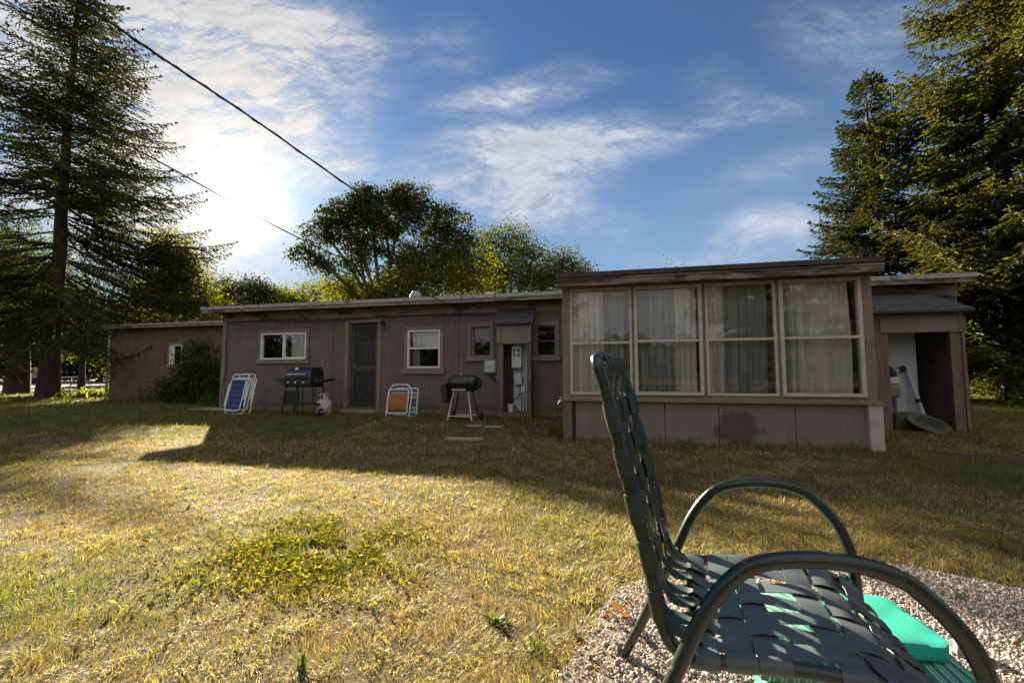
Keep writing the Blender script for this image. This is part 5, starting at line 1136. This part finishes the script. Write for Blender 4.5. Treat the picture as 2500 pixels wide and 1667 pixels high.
for i, (px, py, Y, rx, rz, mn, lab) in enumerate(((-90, 830, 46, 130, 85, 'leaf_dark', 'dark leafy tree across the road at the far left'), (90, 820, 56, 120, 100, 'leaf', 'green tree across the road behind the pale trailer'), (250, 835, 58, 110, 90, 'leaf_dark', 'shadowy tree across the road right of the small forked tree'),
        (-240, 800, 40, 140, 120, 'leaf', 'big leafy tree across the road, mostly outside the view'), (370, 790, 44, 100, 70, 'leaf_bright', 'bright tree seen above the low wing roof'), (-20, 700, 62, 160, 90, 'leaf_bright', 'tall sunlit tree high behind the left spruce'))):
    X = AT(px, py, Y).x; k = Y / F_PX; zb_ = AT(px, py, Y).z
    leaftree('roadside_tree', X, Y, [(0, 0, zb_, rx * k, rx * k * .6, rz * k), (-rx * k * .6, 0, zb_ * .8, rx * k * .6, rx * k * .5, rz * k * .7), (rx * k * .6, 0, zb_ * .8, rx * k * .6, rx * k * .5, rz * k * .7), (0, 0, zb_ * .45, rx * k * .9, rx * k * .5, zb_ * .4)], lab, 'tree', 30 + i, mn, 300, 44, .26, .75, .25, base=.3, group='trees across the road')
leaftree('small_round_tree', 8.2, 21.5, [(0, 0, 3.6, 2.6, 1.8, 2.1), (-2.2, 0, 3.0, 1.8, 1.5, 1.8), (2.4, 0, 3.2, 2.0, 1.6, 1.9)], 'rounded tree hidden behind the porch roof, only its tips showing', 'tree', 45, 'leaf', 420, 44, .14, .36, .14)  # hidden crown added to shade the right lawn; its tips show above the roof
# hedge like mass at the right
for i, (px, Y, hgt, rx, lab) in enumerate(((2440, 21, 4.6, 3.0, 'dark leafy bush behind the tallest spruce trunk'), (2290, 25, 4.6, 3.4, 'dark bush showing right of the tool closet'), (2570, 18, 5.0, 2.6, 'dark bush at the right edge of the lawn'))):
    X = AT(px, 900, Y).x
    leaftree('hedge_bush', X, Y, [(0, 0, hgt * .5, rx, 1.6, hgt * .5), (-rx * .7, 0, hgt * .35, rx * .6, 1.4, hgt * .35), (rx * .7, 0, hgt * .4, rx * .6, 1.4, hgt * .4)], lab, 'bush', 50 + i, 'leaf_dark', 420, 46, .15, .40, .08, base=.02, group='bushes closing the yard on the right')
# distant wood closing the horizon all round
def wood():
    rg = np.random.default_rng(99); n = 190000; a = rg.uniform(0, 2 * math.pi, n); r_ = rg.uniform(78, 100, n)
    top = 4.0 + 4.5 * fbm(a * 30, a * 0, 1.0, 5) + 3.0 * fbm(a * 90, a * 0, 1.0, 6); z = top * rg.uniform(0, 1, n) ** .8
    P = np.stack([np.sin(a) * r_, np.cos(a) * r_, z], -1); D = rg.normal(0, 1, (n, 3)); D /= np.linalg.norm(D, axis=1, keepdims=True); A = np.cross(D, rg.normal(0, 1, (n, 3))); A /= np.linalg.norm(A, axis=1, keepdims=True)
    s = .75 * rg.uniform(.5, 1.3, n)[:, None]; V = np.stack([P, P + D * s * .5 + A * s * .35, P + D * s, P + D * s * .5 - A * s * .35], 1).reshape(-1, 3)
    o = np_mesh('distant_wood', V, np.arange(n * 4), np.full(n, 4), M['leaf_dark']); tag(o, 'far belt of woodland closing the horizon', 'wood', kind='stuff')
wood()
# shrub and plants at the wing
p = H2W(WU(490, 1.6), 1.6); 
leaftree('shrub', p.x, p.y, [(0, 0, 1.25, .55, .5, .75), (-.35, 0, .7, .5, .4, .55), (.3, 0, .8, .4, .4, .6)], 'tall loose shrub in the corner between wing and main wall', 'shrub', 61, 'leaf', 150, 46, .07, .16, .04, base=.02, hang=.3)
p = H2W(WU(430, 1.6), 1.7)
leaftree('shrub', p.x, p.y, [(0, 0, .45, .6, .4, .4)], 'low dark shrub under the narrow wing window', 'shrub', 62, 'leaf_dark', 70, 46, .06, .14, .03, base=.02)
for i, (px, v, lab) in enumerate(((360, 2.1, 'arching day lily clump at the left of the wing wall'), (410, 1.9, 'arching day lily clump below the narrow window'), (465, 1.5, 'arching day lily clump in front of the low shrub'), (520, 1.1, 'arching day lily clump beside the main wall corner'))):
    p = H2W(WU(px, v), v); rosette('day_lily', p, 110, .55, .022, lab, 'plant', .13, (.5, 1.5), ((.08, .12, .035), (.13, .17, .05)), group='day lilies along the wing wall')
p = AT(232, 962, 17.5); p.z = 0; 
o = rosette('hosta_plant', p, 260, .55, .10, 'bright leafy hosta clump at the left end of the wing', 'plant', .45, (.5, 1.4), ((.14, .20, .03), (.24, .28, .05)))
rosette('corner_weeds', H2W(PU0 - .05, PD + .25), 90, .22, .007, 'green weeds at the left foot of the porch', 'weeds', .12, (.1, .8))
b_ = [(PU0 + .3, 40, 'short weeds along the left skirt panel'), (WU(1650, PD), 40, 'short weeds under the second skirt panel'), (WU(1850, PD), 46, 'short weeds under the stained skirt panel'), (WU(2050, PD), 50, 'short weeds under the rightmost skirt panel')]
for u_, n_, lab in b_: rosette('skirt_weeds', H2W(u_, PD - .04), n_ * 3, .10, .005, lab, 'weeds', .16, (.1, .9), group='weeds along the porch skirt')

# oak twig hanging in at the top
p = AT(2225, -12, 3.2); tw_ = empty('oak_twig', p, 0); tag(tw_, 'leafy oak twig dipping into the top edge of the picture', 'oak twig')
b = MB(); b.tube([(.0, 0, .5), (.02, 0, .15), (-.02, 0, .02)], [.006, .004, .002], 6); b.build('twig', M['bark2'], tw_)
for k, (dx, dy, rz, rx) in enumerate(((-.03, .01, 3.4, .3), (.03, .0, -.3, .5), (.0, .0, -1.6, 1.2), (-.04, 0, 3.9, 1.0))):
    l = oakleaf((dx, dy, .01 - k * .008), .085, rz, rx, 'x'); l.name = 'leaf'; l.parent = tw_; l.data.materials[0] = M['leaf_bright']
    for key in ('label', 'category'): del l[key]

# far things at the left
p = AT(78, 934, 47); o = tag(empty('parked_trailer', (p.x, 47, 0), .1), 'pale boxy camper trailer parked across the road', 'trailer')
b = MB(); b.box(-1.6, 1.3, -.8, .8, .5, 1.65); b.build('body', M['offwhite'], o, bevel=.12); b = MB(); b.box(-1.1, -.3, -.815, -.801, 1.0, 1.4); b.box(.1, .8, -.815, -.801, 1.0, 1.4); b.build('window', M['interior'], o)
for sx in (-.8, .7):
    b = MB(); b.lathe([(0, -.1), (.28, -.1), (.28, .1), (0, .1)], 18, Matrix.Translation((sx, -.8, .28)) @ Matrix.Rotation(math.radians(90), 4, 'X')); b.build('wheel', M['blackmatt'], o)
p = AT(158, 941, 31); o = tag(empty('picnic_table', (p.x, 31, 0), .25), 'white topped picnic table beyond the spruce trunk', 'picnic table')
b = MB(); b.box(-.9, .9, -.35, .35, .70, .74); b.build('tabletop', M['white'], o, bevel=.005)
for s in (-1, 1):
    b = MB(); b.box(-.9, .9, s * .62 - .13, s * .62 + .13, .42, .455); b.build('bench', M['white'], o); b = MB(); b.tube([(s * .6, -.6, 0), (s * .6, -.1, .69)], .035, 6); b.tube([(s * .6, .6, 0), (s * .6, .1, .69)], .035, 6); b.tube([(s * .6, -.66, .40), (s * .6, .66, .40)], .03, 6); b.build('leg', M['rawwood'], o)
